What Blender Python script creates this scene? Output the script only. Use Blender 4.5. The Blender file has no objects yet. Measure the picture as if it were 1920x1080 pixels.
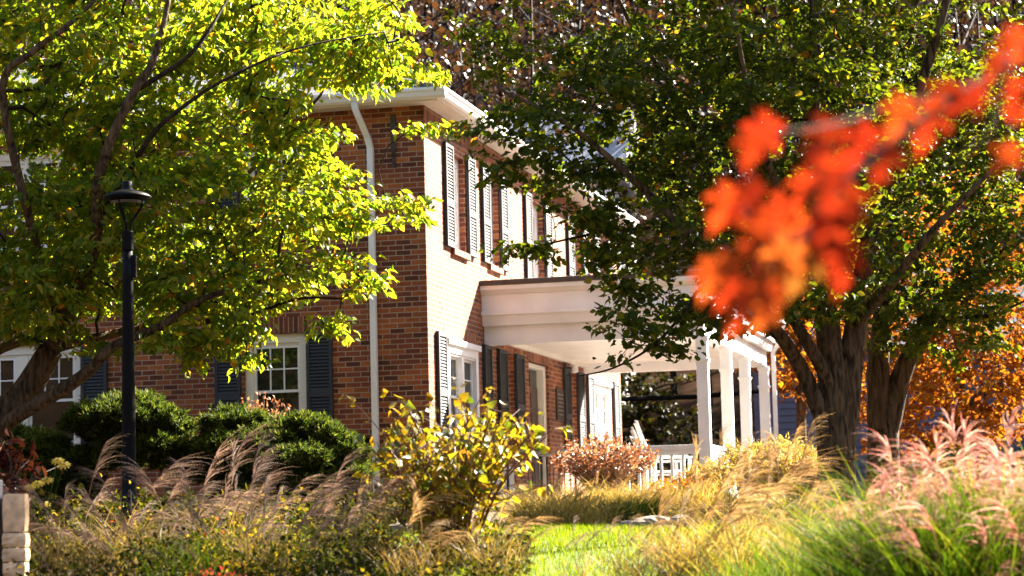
import bpy, math, random
import numpy as np
from mathutils import Matrix, Vector
random.seed(7); rng = np.random.default_rng(7)
R = math.radians
sc = bpy.context.scene
COL = sc.collection

# ------------------------------------------------------------------ camera
EYE = np.array([0.0, 0.0, 1.6]); FPX = 4100.0; PITCH = R(6.1); ROLL = 0.025
cam_d = bpy.data.cameras.new("camera"); cam = bpy.data.objects.new("camera", cam_d); COL.objects.link(cam)
cam.matrix_world = Matrix.Translation(EYE) @ (Matrix.Rotation(math.pi/2+PITCH, 4, 'X') @ Matrix.Rotation(-ROLL, 4, 'Z'))
cam_d.sensor_width = 36; cam_d.lens = 36*FPX/1920; cam_d.clip_start = 0.1; cam_d.clip_end = 2000
cam_d.dof.use_dof = True; cam_d.dof.focus_distance = 19.5; cam_d.dof.aperture_fstop = 3.8
sc.camera = cam

# ------------------------------------------------------------------ light
SUN_H = np.array([0.755, 0.656]); SUN_EL = R(37)
sd = np.array([SUN_H[0]*math.cos(SUN_EL), SUN_H[1]*math.cos(SUN_EL), math.sin(SUN_EL)])
wd = bpy.data.worlds.new("World"); sc.world = wd; wd.use_nodes = True
nt = wd.node_tree; bg = nt.nodes["Background"]
sky = nt.nodes.new("ShaderNodeTexSky"); sky.sky_type = 'NISHITA'; sky.sun_disc = False
sky.sun_elevation = SUN_EL; sky.sun_rotation = math.atan2(SUN_H[0], SUN_H[1])
nt.links.new(sky.outputs[0], bg.inputs[0]); bg.inputs[1].default_value = 0.05
sky.air_density = 1.0; sky.dust_density = 2.0; sky.ozone_density = 0.0
sl = bpy.data.lights.new("sun", 'SUN'); sl.energy = 5.0; sl.angle = R(0.5); sl.color = (1.0, 0.90, 0.77)
so = bpy.data.objects.new("sun", sl); COL.objects.link(so)
so.rotation_euler = Vector(sd).to_track_quat('Z', 'Y').to_euler(); so.location = (20, 20, 30)
sc.view_settings.view_transform = 'Standard'; sc.view_settings.look = 'None'
sc.view_settings.exposure = 3.5; sc.view_settings.gamma = 1
sc.cycles.use_denoising = True
sc.cycles.max_bounces = 8; sc.cycles.diffuse_bounces = 4; sc.cycles.transmission_bounces = 4; sc.cycles.glossy_bounces = 3
sc.cycles.sample_clamp_indirect = 8

# ------------------------------------------------------------------ survey helpers: where a measured image point stands in the world
Mc = np.array((Matrix.Rotation(math.pi/2+PITCH, 3, 'X') @ Matrix.Rotation(-ROLL, 3, 'Z')))
def at(px, py, Y):
    r = Mc @ np.array([(px-960)/FPX, -(py-540)/FPX, -1.0])
    return EYE + r*(Y/r[1])
def mx(px, Y): return at(px, 950, Y)[0]
GY = np.array([-400, 0, 5, 8, 10, 13, 17, 22, 28, 40, 60, 400.]); GZ = np.array([-.2, 0, .35, .9, 1.28, 1.40, 1.50, 1.62, 1.72, 1.75, 1.8, 2.0])
def zg(x, y): return np.interp(y, GY, GZ) + 0.03*np.sin(np.asarray(x)*0.9+np.asarray(y)*0.5)

# ------------------------------------------------------------------ mesh helpers
def link(name, me, mats, parent=None):
    o = bpy.data.objects.new(name, me); COL.objects.link(o)
    for m in (mats if isinstance(mats, (list, tuple)) else [mats]): me.materials.append(m)
    if parent is not None: o.parent = parent
    return o
def empty(name, loc=(0, 0, 0), rz=0):
    o = bpy.data.objects.new(name, None); COL.objects.link(o); o.location = loc; o.rotation_euler.z = rz
    o.empty_display_size = 0.2
    return o
def tag(o, label=None, cat=None, group=None, kind=None):
    if label: o["label"] = label
    if cat: o["category"] = cat
    if group: o["group"] = group
    if kind: o["kind"] = kind
    return o
class MB:
    def __init__(s): s.v = []; s.f = []; s.m = []
    def add(s, vs, fs, m=0):
        b = len(s.v); s.v += [tuple(map(float, p)) for p in vs]
        for f in fs: s.f.append(tuple(i+b for i in f)); s.m.append(m)
    def box(s, a, b, m=0):
        (x0, y0, z0), (x1, y1, z1) = a, b
        x0, x1 = min(x0, x1), max(x0, x1); y0, y1 = min(y0, y1), max(y0, y1); z0, z1 = min(z0, z1), max(z0, z1)
        s.add([(x0,y0,z0),(x1,y0,z0),(x1,y1,z0),(x0,y1,z0),(x0,y0,z1),(x1,y0,z1),(x1,y1,z1),(x0,y1,z1)],
              [(0,3,2,1),(4,5,6,7),(0,1,5,4),(1,2,6,5),(2,3,7,6),(3,0,4,7)], m)
    def tube(s, pts, rad, n=8, m=0, cap=True, wob=0):
        pts = [np.array(p, float) for p in pts]; k = len(pts)
        if not hasattr(rad, '__len__'): rad = [rad]*k
        prev = None; base = len(s.v)
        for i in range(k):
            t = pts[min(i+1, k-1)]-pts[max(i-1, 0)]; t /= (np.linalg.norm(t)+1e-9)
            if prev is None:
                a = np.array([1, 0, 0]) if abs(t[0]) < .9 else np.array([0, 1, 0])
                u = a-t*(a@t)
            else: u = prev-t*(prev@t)
            u /= np.linalg.norm(u)+1e-9; prev = u; w = np.cross(t, u)
            for j in range(n):
                an = 2*math.pi*j/n; rr = rad[i]*(1+(wob*(math.sin(j*7.3)+.6*math.sin(j*3.1+i*.7)+.4*random.uniform(-1, 1)) if wob else 0))
                s.v.append(tuple(pts[i]+rr*(math.cos(an)*u+math.sin(an)*w)))
        for i in range(k-1):
            for j in range(n):
                a = base+i*n+j; b2 = base+i*n+(j+1) % n
                s.f.append((a, b2, b2+n, a+n)); s.m.append(m)
        if cap:
            s.f.append(tuple(base+j for j in range(n-1, -1, -1))); s.m.append(m)
            s.f.append(tuple(base+(k-1)*n+j for j in range(n))); s.m.append(m)
    def lathe(s, prof, c=(0, 0, 0), n=20, m=0):
        b = len(s.v)
        for r, z in prof:
            for j in range(n):
                a = 2*math.pi*j/n; s.v.append((c[0]+r*math.cos(a), c[1]+r*math.sin(a), c[2]+z))
        for i in range(len(prof)-1):
            for j in range(n):
                p, q = b+i*n+j, b+i*n+(j+1) % n; s.f.append((p, q, q+n, p+n)); s.m.append(m)
        s.f.append(tuple(b+j for j in range(n-1, -1, -1))); s.m.append(m)
        s.f.append(tuple(b+(len(prof)-1)*n+j for j in range(n))); s.m.append(m)
    def build(s, name, mats, parent=None, smooth=False, bevel=0):
        me = bpy.data.meshes.new(name); me.from_pydata(s.v, [], s.f)
        o = link(name, me, mats, parent)
        if len(me.materials) > 1: me.polygons.foreach_set("material_index", s.m)
        if smooth: me.polygons.foreach_set("use_smooth", [True]*len(s.f))
        if bevel:
            b = o.modifiers.new("edge", 'BEVEL'); b.width = bevel; b.segments = 2; b.limit_method = 'ANGLE'
        me.update(); return o
def np_mesh(name, V, F, mats, parent=None, mi=None, smooth=False):
    """V (n,3) floats, F (k,3|4) ints"""
    me = bpy.data.meshes.new(name); V = np.ascontiguousarray(V, np.float32); F = np.ascontiguousarray(F, np.int32)
    k = F.shape[1]
    me.vertices.add(len(V)); me.vertices.foreach_set("co", V.ravel())
    me.loops.add(F.size); me.loops.foreach_set("vertex_index", F.ravel())
    me.polygons.add(len(F)); me.polygons.foreach_set("loop_start", np.arange(0, F.size, k, dtype=np.int32))
    me.polygons.foreach_set("loop_total", np.full(len(F), k, np.int32))
    o = link(name, me, mats, parent)
    if mi is not None: me.polygons.foreach_set("material_index", np.asarray(mi, np.int32))
    if smooth: me.polygons.foreach_set("use_smooth", np.ones(len(F), bool))
    me.update(calc_edges=True); me.validate(); return o

# ------------------------------------------------------------------ materials
def mat(name):
    m = bpy.data.materials.new(name); m.use_nodes = True
    return m, m.node_tree, m.node_tree.nodes["Principled BSDF"]
def N(nt, t, **k):
    n = nt.nodes.new(t)
    for a, b in k.items(): setattr(n, a, b)
    return n
def ramp(nt, stops, interp='LINEAR'):
    r = N(nt, "ShaderNodeValToRGB"); r.color_ramp.interpolation = interp; e = r.color_ramp.elements
    while len(e) < len(stops): e.new(0.5)
    for q, (p, c) in zip(e, stops): q.position = p; q.color = (*c, 1)
    return r
def plain(name, c, rough=.6, spec=.5, noise=.12, scale=6, metal=0, bump=0, coat=0):
    m, nt, p = mat(name); L = nt.links
    tc = N(nt, "ShaderNodeTexCoord"); nz = N(nt, "ShaderNodeTexNoise"); nz.inputs["Scale"].default_value = scale; nz.inputs["Detail"].default_value = 6
    L.new(tc.outputs["Object"], nz.inputs["Vector"])
    r = ramp(nt, [(.3, [x*(1-noise) for x in c]), (.7, [min(1, x*(1+noise)) for x in c])]); L.new(nz.outputs[0], r.inputs[0])
    L.new(r.outputs[0], p.inputs["Base Color"]); p.inputs["Roughness"].default_value = rough
    p.inputs["Specular IOR Level"].default_value = spec; p.inputs["Metallic"].default_value = metal
    if bump:
        b = N(nt, "ShaderNodeBump"); b.inputs["Strength"].default_value = bump; b.inputs["Distance"].default_value = .02
        L.new(nz.outputs[0], b.inputs["Height"]); L.new(b.outputs[0], p.inputs["Normal"])
    return m
def leafmat(name, stops, trans=.5, tint=(1.0, 1.0, .55), rough=.42, gain=1.5, spec=.4):
    """leaf colour differs from leaf to leaf; part of the light goes through the blade"""
    m, nt, p = mat(name); L = nt.links
    g = N(nt, "ShaderNodeNewGeometry"); r = ramp(nt, stops); L.new(g.outputs["Random Per Island"], r.inputs[0])
    L.new(r.outputs[0], p.inputs["Base Color"]); p.inputs["Roughness"].default_value = rough; p.inputs["Specular IOR Level"].default_value = spec
    mul = N(nt, "ShaderNodeMix", data_type='RGBA', blend_type='MULTIPLY'); mul.inputs["Factor"].default_value = 1
    L.new(r.outputs[0], mul.inputs[6]); mul.inputs[7].default_value = (*[t*gain for t in tint], 1)
    t = N(nt, "ShaderNodeBsdfTranslucent"); L.new(mul.outputs[2], t.inputs[0])
    mx_ = N(nt, "ShaderNodeMixShader"); mx_.inputs[0].default_value = trans
    L.new(p.outputs[0], mx_.inputs[1]); L.new(t.outputs[0], mx_.inputs[2])
    L.new(mx_.outputs[0], nt.nodes["Material Output"].inputs[0])
    return m
def brickmat(name, vec='wall', bw=.203, bh=.0677, mort=.0125, off=.5, cols=None):
    m, nt, p = mat(name); L = nt.links
    tc = N(nt, "ShaderNodeTexCoord"); sp = N(nt, "ShaderNodeSeparateXYZ"); L.new(tc.outputs["Object"], sp.inputs[0])
    ad = N(nt, "ShaderNodeMath", operation='ADD'); L.new(sp.outputs[0], ad.inputs[0]); L.new(sp.outputs[1], ad.inputs[1])
    cb = N(nt, "ShaderNodeCombineXYZ"); L.new(ad.outputs[0], cb.inputs[0])
    L.new(sp.outputs[2], cb.inputs[1])
    # slight waviness of the courses
    nz0 = N(nt, "ShaderNodeTexNoise"); nz0.inputs["Scale"].default_value = 9; L.new(tc.outputs["Object"], nz0.inputs["Vector"])
    vm = N(nt, "ShaderNodeVectorMath", operation='MULTIPLY_ADD'); vm.inputs[1].default_value = (.008, .008, 0); L.new(nz0.outputs["Color"], vm.inputs[0]); L.new(cb.outputs[0], vm.inputs[2])
    br = N(nt, "ShaderNodeTexBrick"); br.offset = off; br.inputs["Scale"].default_value = 1
    br.inputs["Brick Width"].default_value = bw; br.inputs["Row Height"].default_value = bh; br.inputs["Mortar Size"].default_value = mort*.5
    br.inputs["Mortar Smooth"].default_value = .12; br.inputs["Bias"].default_value = 0
    br.inputs["Color1"].default_value = (0, 0, 0, 1); br.inputs["Color2"].default_value = (1, 1, 1, 1); br.inputs["Mortar"].default_value = (.5, .5, .5, 1)
    L.new(vm.outputs[0], br.inputs["Vector"])
    c = cols or [(0, (.075, .019, .008)), (.2, (.140, .034, .012)), (.5, (.205, .050, .015)), (.78, (.275, .075, .019)), (.95, (.38, .12, .027)), (1, (.16, .04, .016))]
    r = ramp(nt, c); L.new(br.outputs["Color"], r.inputs[0])
    nz = N(nt, "ShaderNodeTexNoise"); nz.inputs["Scale"].default_value = 45; nz.inputs["Detail"].default_value = 5; L.new(tc.outputs["Object"], nz.inputs["Vector"])
    r2 = ramp(nt, [(.3, (.7, .7, .7)), (.7, (1.2, 1.2, 1.2))]); L.new(nz.outputs[0], r2.inputs[0])
    big = N(nt, "ShaderNodeTexNoise"); big.inputs["Scale"].default_value = 1.1; big.inputs["Detail"].default_value = 4; L.new(tc.outputs["Object"], big.inputs["Vector"])
    r3 = ramp(nt, [(.3, (.70, .68, .68)), (.7, (1.2, 1.16, 1.1))]); L.new(big.outputs[0], r3.inputs[0])
    m1 = N(nt, "ShaderNodeMix", data_type='RGBA', blend_type='MULTIPLY'); m1.inputs[0].default_value = 1; L.new(r.outputs[0], m1.inputs[6]); L.new(r2.outputs[0], m1.inputs[7])
    m2 = N(nt, "ShaderNodeMix", data_type='RGBA', blend_type='MIX'); L.new(br.outputs["Fac"], m2.inputs[0]); L.new(m1.outputs[2], m2.inputs[6]); m2.inputs[7].default_value = (.33, .245, .17, 1)
    m3 = N(nt, "ShaderNodeMix", data_type='RGBA', blend_type='MULTIPLY'); m3.inputs[0].default_value = 1; L.new(m2.outputs[2], m3.inputs[6]); L.new(r3.outputs[0], m3.inputs[7])
    L.new(m3.outputs[2], p.inputs["Base Color"]); p.inputs["Roughness"].default_value = .80; p.inputs["Specular IOR Level"].default_value = .40
    b = N(nt, "ShaderNodeBump"); b.inputs["Strength"].default_value = .6; b.inputs["Distance"].default_value = .006; b.invert = True
    L.new(br.outputs["Fac"], b.inputs["Height"])
    b2 = N(nt, "ShaderNodeBump"); b2.inputs["Strength"].default_value = .35; b2.inputs["Distance"].default_value = .004; L.new(nz.outputs[0], b2.inputs["Height"]); L.new(b.outputs[0], b2.inputs["Normal"])
    L.new(b2.outputs[0], p.inputs["Normal"])
    return m
def slatemat(name, axis):
    m, nt, p = mat(name); L = nt.links
    tc = N(nt, "ShaderNodeTexCoord"); sp = N(nt, "ShaderNodeSeparateXYZ"); L.new(tc.outputs["Object"], sp.inputs[0])
    mu = N(nt, "ShaderNodeMath", operation='MULTIPLY'); mu.inputs[1].default_value = 2.88; L.new(sp.outputs[2], mu.inputs[0])
    cb = N(nt, "ShaderNodeCombineXYZ"); L.new(sp.outputs[axis], cb.inputs[0]); L.new(mu.outputs[0], cb.inputs[1])
    br = N(nt, "ShaderNodeTexBrick"); br.inputs["Scale"].default_value = 1; br.inputs["Brick Width"].default_value = .3; br.inputs["Row Height"].default_value = .16; br.inputs["Mortar Size"].default_value = .006
    br.inputs["Color1"].default_value = (.045, .05, .06, 1); br.inputs["Color2"].default_value = (.085, .09, .10, 1); br.inputs["Mortar"].default_value = (.03, .03, .035, 1)
    L.new(cb.outputs[0], br.inputs["Vector"]); L.new(br.outputs[0], p.inputs["Base Color"]); p.inputs["Roughness"].default_value = .75; p.inputs["Specular IOR Level"].default_value = .2
    b = N(nt, "ShaderNodeBump"); b.invert = True; b.inputs["Strength"].default_value = .8; b.inputs["Distance"].default_value = .02; L.new(br.outputs["Fac"], b.inputs["Height"]); L.new(b.outputs[0], p.inputs["Normal"])
    return m
def barkmat(name, a, b_, sx=9, sz=1.6, strength=.9):
    m, nt, p = mat(name); L = nt.links
    tc = N(nt, "ShaderNodeTexCoord"); mp = N(nt, "ShaderNodeMapping"); mp.inputs["Scale"].default_value = (sx, sx, sz); L.new(tc.outputs["Object"], mp.inputs[0])
    nz = N(nt, "ShaderNodeTexNoise"); nz.inputs["Scale"].default_value = 3; nz.inputs["Detail"].default_value = 8; nz.inputs["Distortion"].default_value = .6; L.new(mp.outputs[0], nz.inputs["Vector"])
    r = ramp(nt, [(.33, a), (.62, b_)]); L.new(nz.outputs[0], r.inputs[0]); L.new(r.outputs[0], p.inputs["Base Color"]); p.inputs["Roughness"].default_value = .85; p.inputs["Specular IOR Level"].default_value = .12
    bp = N(nt, "ShaderNodeBump"); bp.inputs["Strength"].default_value = strength; bp.inputs["Distance"].default_value = .03; L.new(nz.outputs[0], bp.inputs["Height"]); L.new(bp.outputs[0], p.inputs["Normal"])
    return m
M = {}
M['brick'] = brickmat('red_brick')
M['soldier'] = brickmat('brick_on_end', bw=.0677, bh=.5, off=0)
M['slateX'] = slatemat('slate_front', 0); M['slateY'] = slatemat('slate_side', 1)
M['white'] = plain('white_paint', (.76, .745, .725), .45, .4, .09, 2.2, bump=.05)
M['cream'] = plain('aged_white_paint', (.72, .68, .60), .5, .4, .07, 3)
M['navy'] = plain('navy_paint', (.005, .0075, .013), .76, .85, .25, 8)
M['black'] = plain('black_paint', (.003, .003, .0033), .5, .08, .25, 12)
M['iron'] = plain('iron', (.03, .028, .027), .4, .5, .3, 15)
M['door'] = plain('brown_door', (.045, .024, .016), .4, .5, .25, 6)
M['darkroof'] = plain('brown_drip_edge', (.06, .045, .038), .55, .4, .15, 9)
M['metal'] = plain('brushed_metal', (.55, .53, .5), .3, .5, .1, 20, metal=1)
M['bronze'] = plain('bronze', (.07, .05, .03), .4, .5, .3, 20, metal=.6)
M['concrete'] = plain('pale_concrete', (.55, .50, .47), .8, .3, .12, 8, bump=.2)
M['glass'] = plain('window_glass', (.010, .013, .010), .03, .5, .2, 1.5)
M['curtain'] = plain('curtain', (.25, .24, .2), .8)
M['bark'] = barkmat('grey_brown_bark', (.014, .009, .005), (.105, .068, .036), 8, 1.6, 1.0)
M['bark2'] = barkmat('thin_bark', (.008, .005, .003), (.034, .022, .013), 6, 3, .6)
M['stem'] = plain('red_brown_stem', (.10, .04, .022), .6, .3, .3, 20)
M['twig'] = plain('twig', (.09, .06, .04), .7, .3, .3, 30)
M['dogwood'] = leafmat('green_yellow_leaf', [(0, (0.042, 0.095, 0.01)), (0.45, (0.082, 0.128, 0.013)), (0.8, (0.135, 0.165, 0.018)), (0.97, (0.21, 0.185, 0.02)), (1, (0.28, 0.08, 0.015))], 0.62, (1.25, 1.05, .3), gain=2.2, spec=0.2)
M['pear'] = leafmat('dark_green_leaf', [(0, (0.018, 0.036, 0.004)), (0.5, (0.04, 0.063, 0.007)), (0.93, (0.08, 0.096, 0.01)), (0.985, (0.19, 0.15, 0.015)), (1, (0.26, 0.09, 0.02))], 0.48, (1.3, 1.1, .3), rough=0.5, gain=1.9, spec=0.1)
M['maple'] = leafmat('red_orange_leaf', [(0, (0.12, 0.01, 0.005)), (0.45, (0.21, 0.028, 0.007)), (0.88, (0.24, 0.054, 0.01)), (0.95, (0.12, 0.06, 0.013)), (1, (0.11, 0.065, 0.05))], 0.5, (1.1, .75, .5), gain=1.5, spec=0.04, rough=0.7)
M['orange'] = leafmat('orange_gold_leaf', [(0, (0.14, 0.036, 0.006)), (0.4, (0.22, 0.082, 0.008)), (0.75, (0.26, 0.125, 0.01)), (1, (0.16, 0.036, 0.02))], .5, (1, .85, .4), gain=1.6, spec=0.05, rough=0.7)
M['yellow'] = leafmat('yellow_leaf', [(0, (0.045, 0.075, 0.007)), (0.22, (0.12, 0.13, 0.01)), (0.45, (0.26, 0.2, 0.012)), (0.88, (0.32, 0.2, 0.012)), (1, (0.2, 0.1, 0.016))], .45, (1, .9, .4), gain=1.4)
M['burgundy'] = leafmat('burgundy_leaf', [(0, (0.012, 0.003, 0.003)), (0.6, (0.026, 0.005, 0.005)), (1, (0.045, 0.013, 0.006))], .35, spec=0.02, rough=0.8)
M['yew'] = leafmat('evergreen_needle', [(0, (0.01, 0.022, 0.005)), (0.5, (0.03, 0.048, 0.01)), (0.85, (0.085, 0.1, 0.022)), (1, (0.15, 0.155, 0.04))], 0.35, (1.1, 1.1, .5), rough=0.7, gain=1.4, spec=0.1)
M['rust'] = leafmat('rusty_dry_leaf', [(0, (0.124, 0.0465, 0.0217)), (0.5, (0.2356, 0.1054, 0.0496)), (1, (0.31, 0.186, 0.1054))], .35, (1, .8, .6))
M['drystem'] = plain('dry_stem', (.36, .27, .19), .8, .2, .3, 20)
M['plume'] = leafmat('grass_plume', [(0, (0.1, 0.066, 0.05)), (0.5, (0.19, 0.135, 0.105)), (1, (0.29, 0.22, 0.18))], .45, (1, .85, .7), rough=.7, gain=1.3, spec=0.1)
M['plumegold'] = leafmat('golden_plume', [(0, (0.18, 0.11, 0.05)), (0.5, (0.3, 0.2, 0.1)), (1, (0.4, 0.29, 0.165))], .45, (1, .85, .6), rough=.7, gain=1.2, spec=0.08)
M['plumepink'] = leafmat('pink_plume', [(0, (0.27, 0.1, 0.08)), (0.5, (0.4, 0.2, 0.155)), (1, (0.48, 0.33, 0.25))], .45, (1, .8, .75), rough=.7, gain=1.3, spec=0.15)
M['blade'] = leafmat('grass_blade', [(0, (0.016, 0.04, 0.003)), (0.55, (0.042, 0.08, 0.005)), (0.85, (0.095, 0.115, 0.008)), (1, (0.18, 0.13, 0.045))], .45, (1.1, 1.1, .4), gain=1.45, spec=0.06, rough=0.75)
M['bladedry'] = leafmat('dry_grass_blade', [(0, (0.06, 0.046, 0.014)), (0.5, (0.14, 0.1, 0.036)), (1, (0.23, 0.16, 0.07))], .45, (1, .9, .5), gain=1.15, spec=0.06)
M['bladegold'] = leafmat('golden_grass_blade', [(0, (0.17, 0.125, 0.024)), (0.5, (0.28, 0.205, 0.05)), (1, (0.36, 0.27, 0.1))], .45, (1, .9, .5), gain=1.25, spec=0.06)
M['lawn'] = leafmat('lawn_blade', [(0, (0.055, 0.095, 0.004)), (0.6, (0.11, 0.15, 0.005)), (1, (0.17, 0.17, 0.012))], .45, (1.1, 1.1, .4), gain=1.4, spec=0.05, rough=0.8)
M['cover'] = leafmat('yellow_green_ground_cover', [(0, (0.02, 0.038, 0.006)), (0.5, (0.07, 0.08, 0.008)), (0.72, (0.22, 0.17, 0.012)), (0.97, (0.27, 0.16, 0.012)), (1, (0.24, 0.022, 0.012))], .4, (1, 1, .4), spec=0.05, rough=0.8)
M['petal'] = leafmat('yellow_petal', [(0, (0.42, 0.294, 0.0105)), (1, (0.476, 0.35, 0.014))], .4, (1, .9, .4))
M['petalorange'] = leafmat('orange_petal', [(0, (0.341, 0.0992, 0.0062)), (1, (0.3844, 0.186, 0.0093))], .35, (1, .8, .4))
M['petalred'] = leafmat('red_petal', [(0, (0.28, 0.014, 0.0105)), (1, (0.385, 0.042, 0.028))], .35)
M['soil'] = plain('mulch_soil', (.06, .042, .028), .9, .2, .5, 14, bump=.6)
M['turf'] = plain('turf', (.055, .085, .006), .9, .2, .35, 10, bump=.4)
M['rock'] = plain('field_stone', (.13, .115, .10), .85, .3, .35, 7, bump=.5)
M['sand'] = plain('sandstone', (.62, .41, .23), .85, .3, .35, 16, bump=.5)
M['slab'] = plain('blue_grey_panel', (.05, .055, .075), .5, .4, .2, 8)
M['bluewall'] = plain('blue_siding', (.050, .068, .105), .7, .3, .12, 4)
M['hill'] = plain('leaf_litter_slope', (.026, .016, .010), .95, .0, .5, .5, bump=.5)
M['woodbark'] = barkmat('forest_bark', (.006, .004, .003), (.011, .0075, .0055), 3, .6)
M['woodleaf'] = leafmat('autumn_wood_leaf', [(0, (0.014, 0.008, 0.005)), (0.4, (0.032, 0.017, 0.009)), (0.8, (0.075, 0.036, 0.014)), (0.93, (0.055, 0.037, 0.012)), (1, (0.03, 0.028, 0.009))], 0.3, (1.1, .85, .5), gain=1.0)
M['terracotta'] = plain('terracotta', (.16, .045, .03), .7, .3, .2, 9)

# ------------------------------------------------------------------ foliage helpers
def leaf_tpl(width=.5, fold=.12, curl=.15, a=.32, b=.68, tipw=.75):
    w = width/2
    V = np.array([[0,0,0],[0,a,.0],[0,b,-curl*.35],[0,1,-curl],[-w,a,fold*w*2],[-w*tipw,b,fold*w*1.6-curl*.3],[w,a,fold*w*2],[w*tipw,b,fold*w*1.6-curl*.3]], float)
    F = np.array([[0,1,4],[1,5,4],[1,2,5],[2,3,5],[0,6,1],[1,6,7],[1,7,2],[2,7,3]])
    return V, F
def maple_tpl():
    o = [(0,0),(.06,.12),(.26,-.02),(.22,.12),(.42,.10),(.13,.26),(.40,.34),(.50,.52),(.38,.47),(.34,.62),(.24,.45),(.11,.40),(.13,.62),(.25,.74),(.15,.76),(.12,.88),(.07,.84),(0,1.08)]
    o = [(x*.82, y) for x, y in o]; pts = o+[(-x, y) for x, y in o[-2:0:-1]]
    V = [[0, .35, .0]]+[[x, y, .10*abs(x)-.22*(y-.3)**2] for x, y in pts]; n = len(pts)
    return np.array(V, float), np.array([[0, 1+i, 1+(i+1) % n] for i in range(n)])
LEAF_LONG = [leaf_tpl(.50, .10, .15), leaf_tpl(.44, .25, .35), leaf_tpl(.55, .05, -.1), leaf_tpl(.40, .35, .5)]
LEAF_ROUND = [leaf_tpl(.74, .10, .12, .30, .70, .8), leaf_tpl(.62, .3, .3, .3, .68, .75), leaf_tpl(.80, .05, -.12, .32, .7, .8), leaf_tpl(.5, .45, .4, .3, .7, .8)]
LEAF_HEART = [leaf_tpl(.86, .12, .2, .25, .62, .75), leaf_tpl(.7, .35, .45, .25, .62, .7), leaf_tpl(.8, .05, -.15, .28, .62, .72), leaf_tpl(.5, .5, .6, .25, .6, .7)]; MAPLE = maple_tpl()
PETAL = leaf_tpl(.4, .05, .1)
def frames(d, n):
    d = d/(np.linalg.norm(d, axis=1, keepdims=True)+1e-9)
    x = np.cross(d, n); x /= np.linalg.norm(x, axis=1, keepdims=True)+1e-9
    z = np.cross(x, d)
    return np.stack([x, d, z], axis=2)
def leaves_np(tpl, pos, d, n, size):
    Rm = frames(d, n); k = len(pos)
    if isinstance(tpl, list):
        F = tpl[0][1]; V = np.stack([t[0] for t in tpl])[rng.integers(0, len(tpl), k)]; VV = np.einsum('kij,kvj->kvi', Rm, V)*size[:, None, None]+pos[:, None, :]; V = V[0]
    else:
        V, F = tpl; VV = np.einsum('kij,vj->kvi', Rm, V)*size[:, None, None]+pos[:, None, :]
    FF = F[None]+np.arange(k)[:, None, None]*len(V)
    return VV.reshape(-1, 3), FF.reshape(-1, F.shape[1])
def seed(k):
    global rng
    rng = np.random.default_rng(k); random.seed(k)
def rnd(n, s=1.0): return rng.normal(0, s, (n, 3))
def bez(pts, k=6):
    """smooth polyline through points"""
    P = np.array(pts, float); out = []
    for i in range(len(P)-1):
        p0, p1, p2, p3 = P[max(i-1, 0)], P[i], P[i+1], P[min(i+2, len(P)-1)]
        for t in np.linspace(0, 1, k, endpoint=False):
            out.append(.5*((2*p1)+(-p0+p2)*t+(2*p0-5*p1+4*p2-p3)*t*t+(-p0+3*p1-3*p2+p3)*t**3))
    out.append(P[-1]); return np.array(out)
class Tree:
    def __init__(s): s.p = []; s.par = []; s.r = []; s.limb = []
    def limb_path(s, pts, r0, r1, parent=-1, k=6):
        P = bez(pts, k); ids = []
        if parent < 0 and s.p and parent == -2:
            pass
        last = parent
        for i, q in enumerate(P):
            s.p.append(q); s.par.append(last); s.r.append(r0+(r1-r0)*i/(len(P)-1)); s.limb.append(True); last = len(s.p)-1; ids.append(last)
        return ids
    def nearest(s, q): return int(np.argmin(np.linalg.norm(np.array(s.p)-np.array(q), axis=1)))
    def grow(s, T, seg=.35, up=.12):
        T = np.array(T); d = np.min(np.linalg.norm(T[:, None]-np.array(s.p)[None], axis=2), axis=1); tips = []
        for ti in np.argsort(d):
            t = T[ti]; P = np.array(s.p); dv = t-P; dist = np.linalg.norm(dv, axis=1)
            j = int(np.argmin(dist+np.where(dv[:, 2] < 0, -dv[:, 2]*.6, 0)))
            n = max(2, int(dist[j]/seg)+1); a = P[j]; last = j; side = rng.normal(0, .10, 3)*dist[j]
            for i in range(1, n+1):
                f = i/n; q = a+(t-a)*f+side*math.sin(math.pi*f)+np.array([0, 0, up*dist[j]*math.sin(math.pi*f)])
                s.p.append(q); s.par.append(last); s.r.append(0); s.limb.append(False); last = len(s.p)-1
            tips.append(last)
        return tips
    def radii(s, tip=.0035, ex=2.2):
        n = len(s.p); acc = np.zeros(n)
        for i in range(n-1, -1, -1):
            acc[i] = max(acc[i], tip**ex)
            if not s.limb[i]: s.r[i] = acc[i]**(1/ex)
            if s.par[i] >= 0: acc[s.par[i]] += acc[i]
    def wood(s, n_thin=4, n_fat=22, fat=.05, wob=0):
        kids = {}
        for i, p in enumerate(s.par): kids.setdefault(p, []).append(i)
        fatm, thin = MB(), MB()
        starts = [(r, None) for r in kids.get(-1, [])]
        while starts:
            i, p = starts.pop(); ch = [] if p is None else [p]
            while True:
                ch.append(i); k = kids.get(i, [])
                if not k: break
                k = sorted(k, key=lambda q: -s.r[q]); starts += [(q, i) for q in k[1:]]; i = k[0]
            if len(ch) < 2: continue
            rr = [s.r[c] for c in ch]
            if p is not None: rr[0] = min(rr[0], rr[1]*1.25)
            (fatm if max(rr) > fat else thin).tube([s.p[c] for c in ch], rr, n_fat if max(rr) > fat else n_thin, wob=wob if max(rr) > fat else 0)
        return fatm, thin
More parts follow.
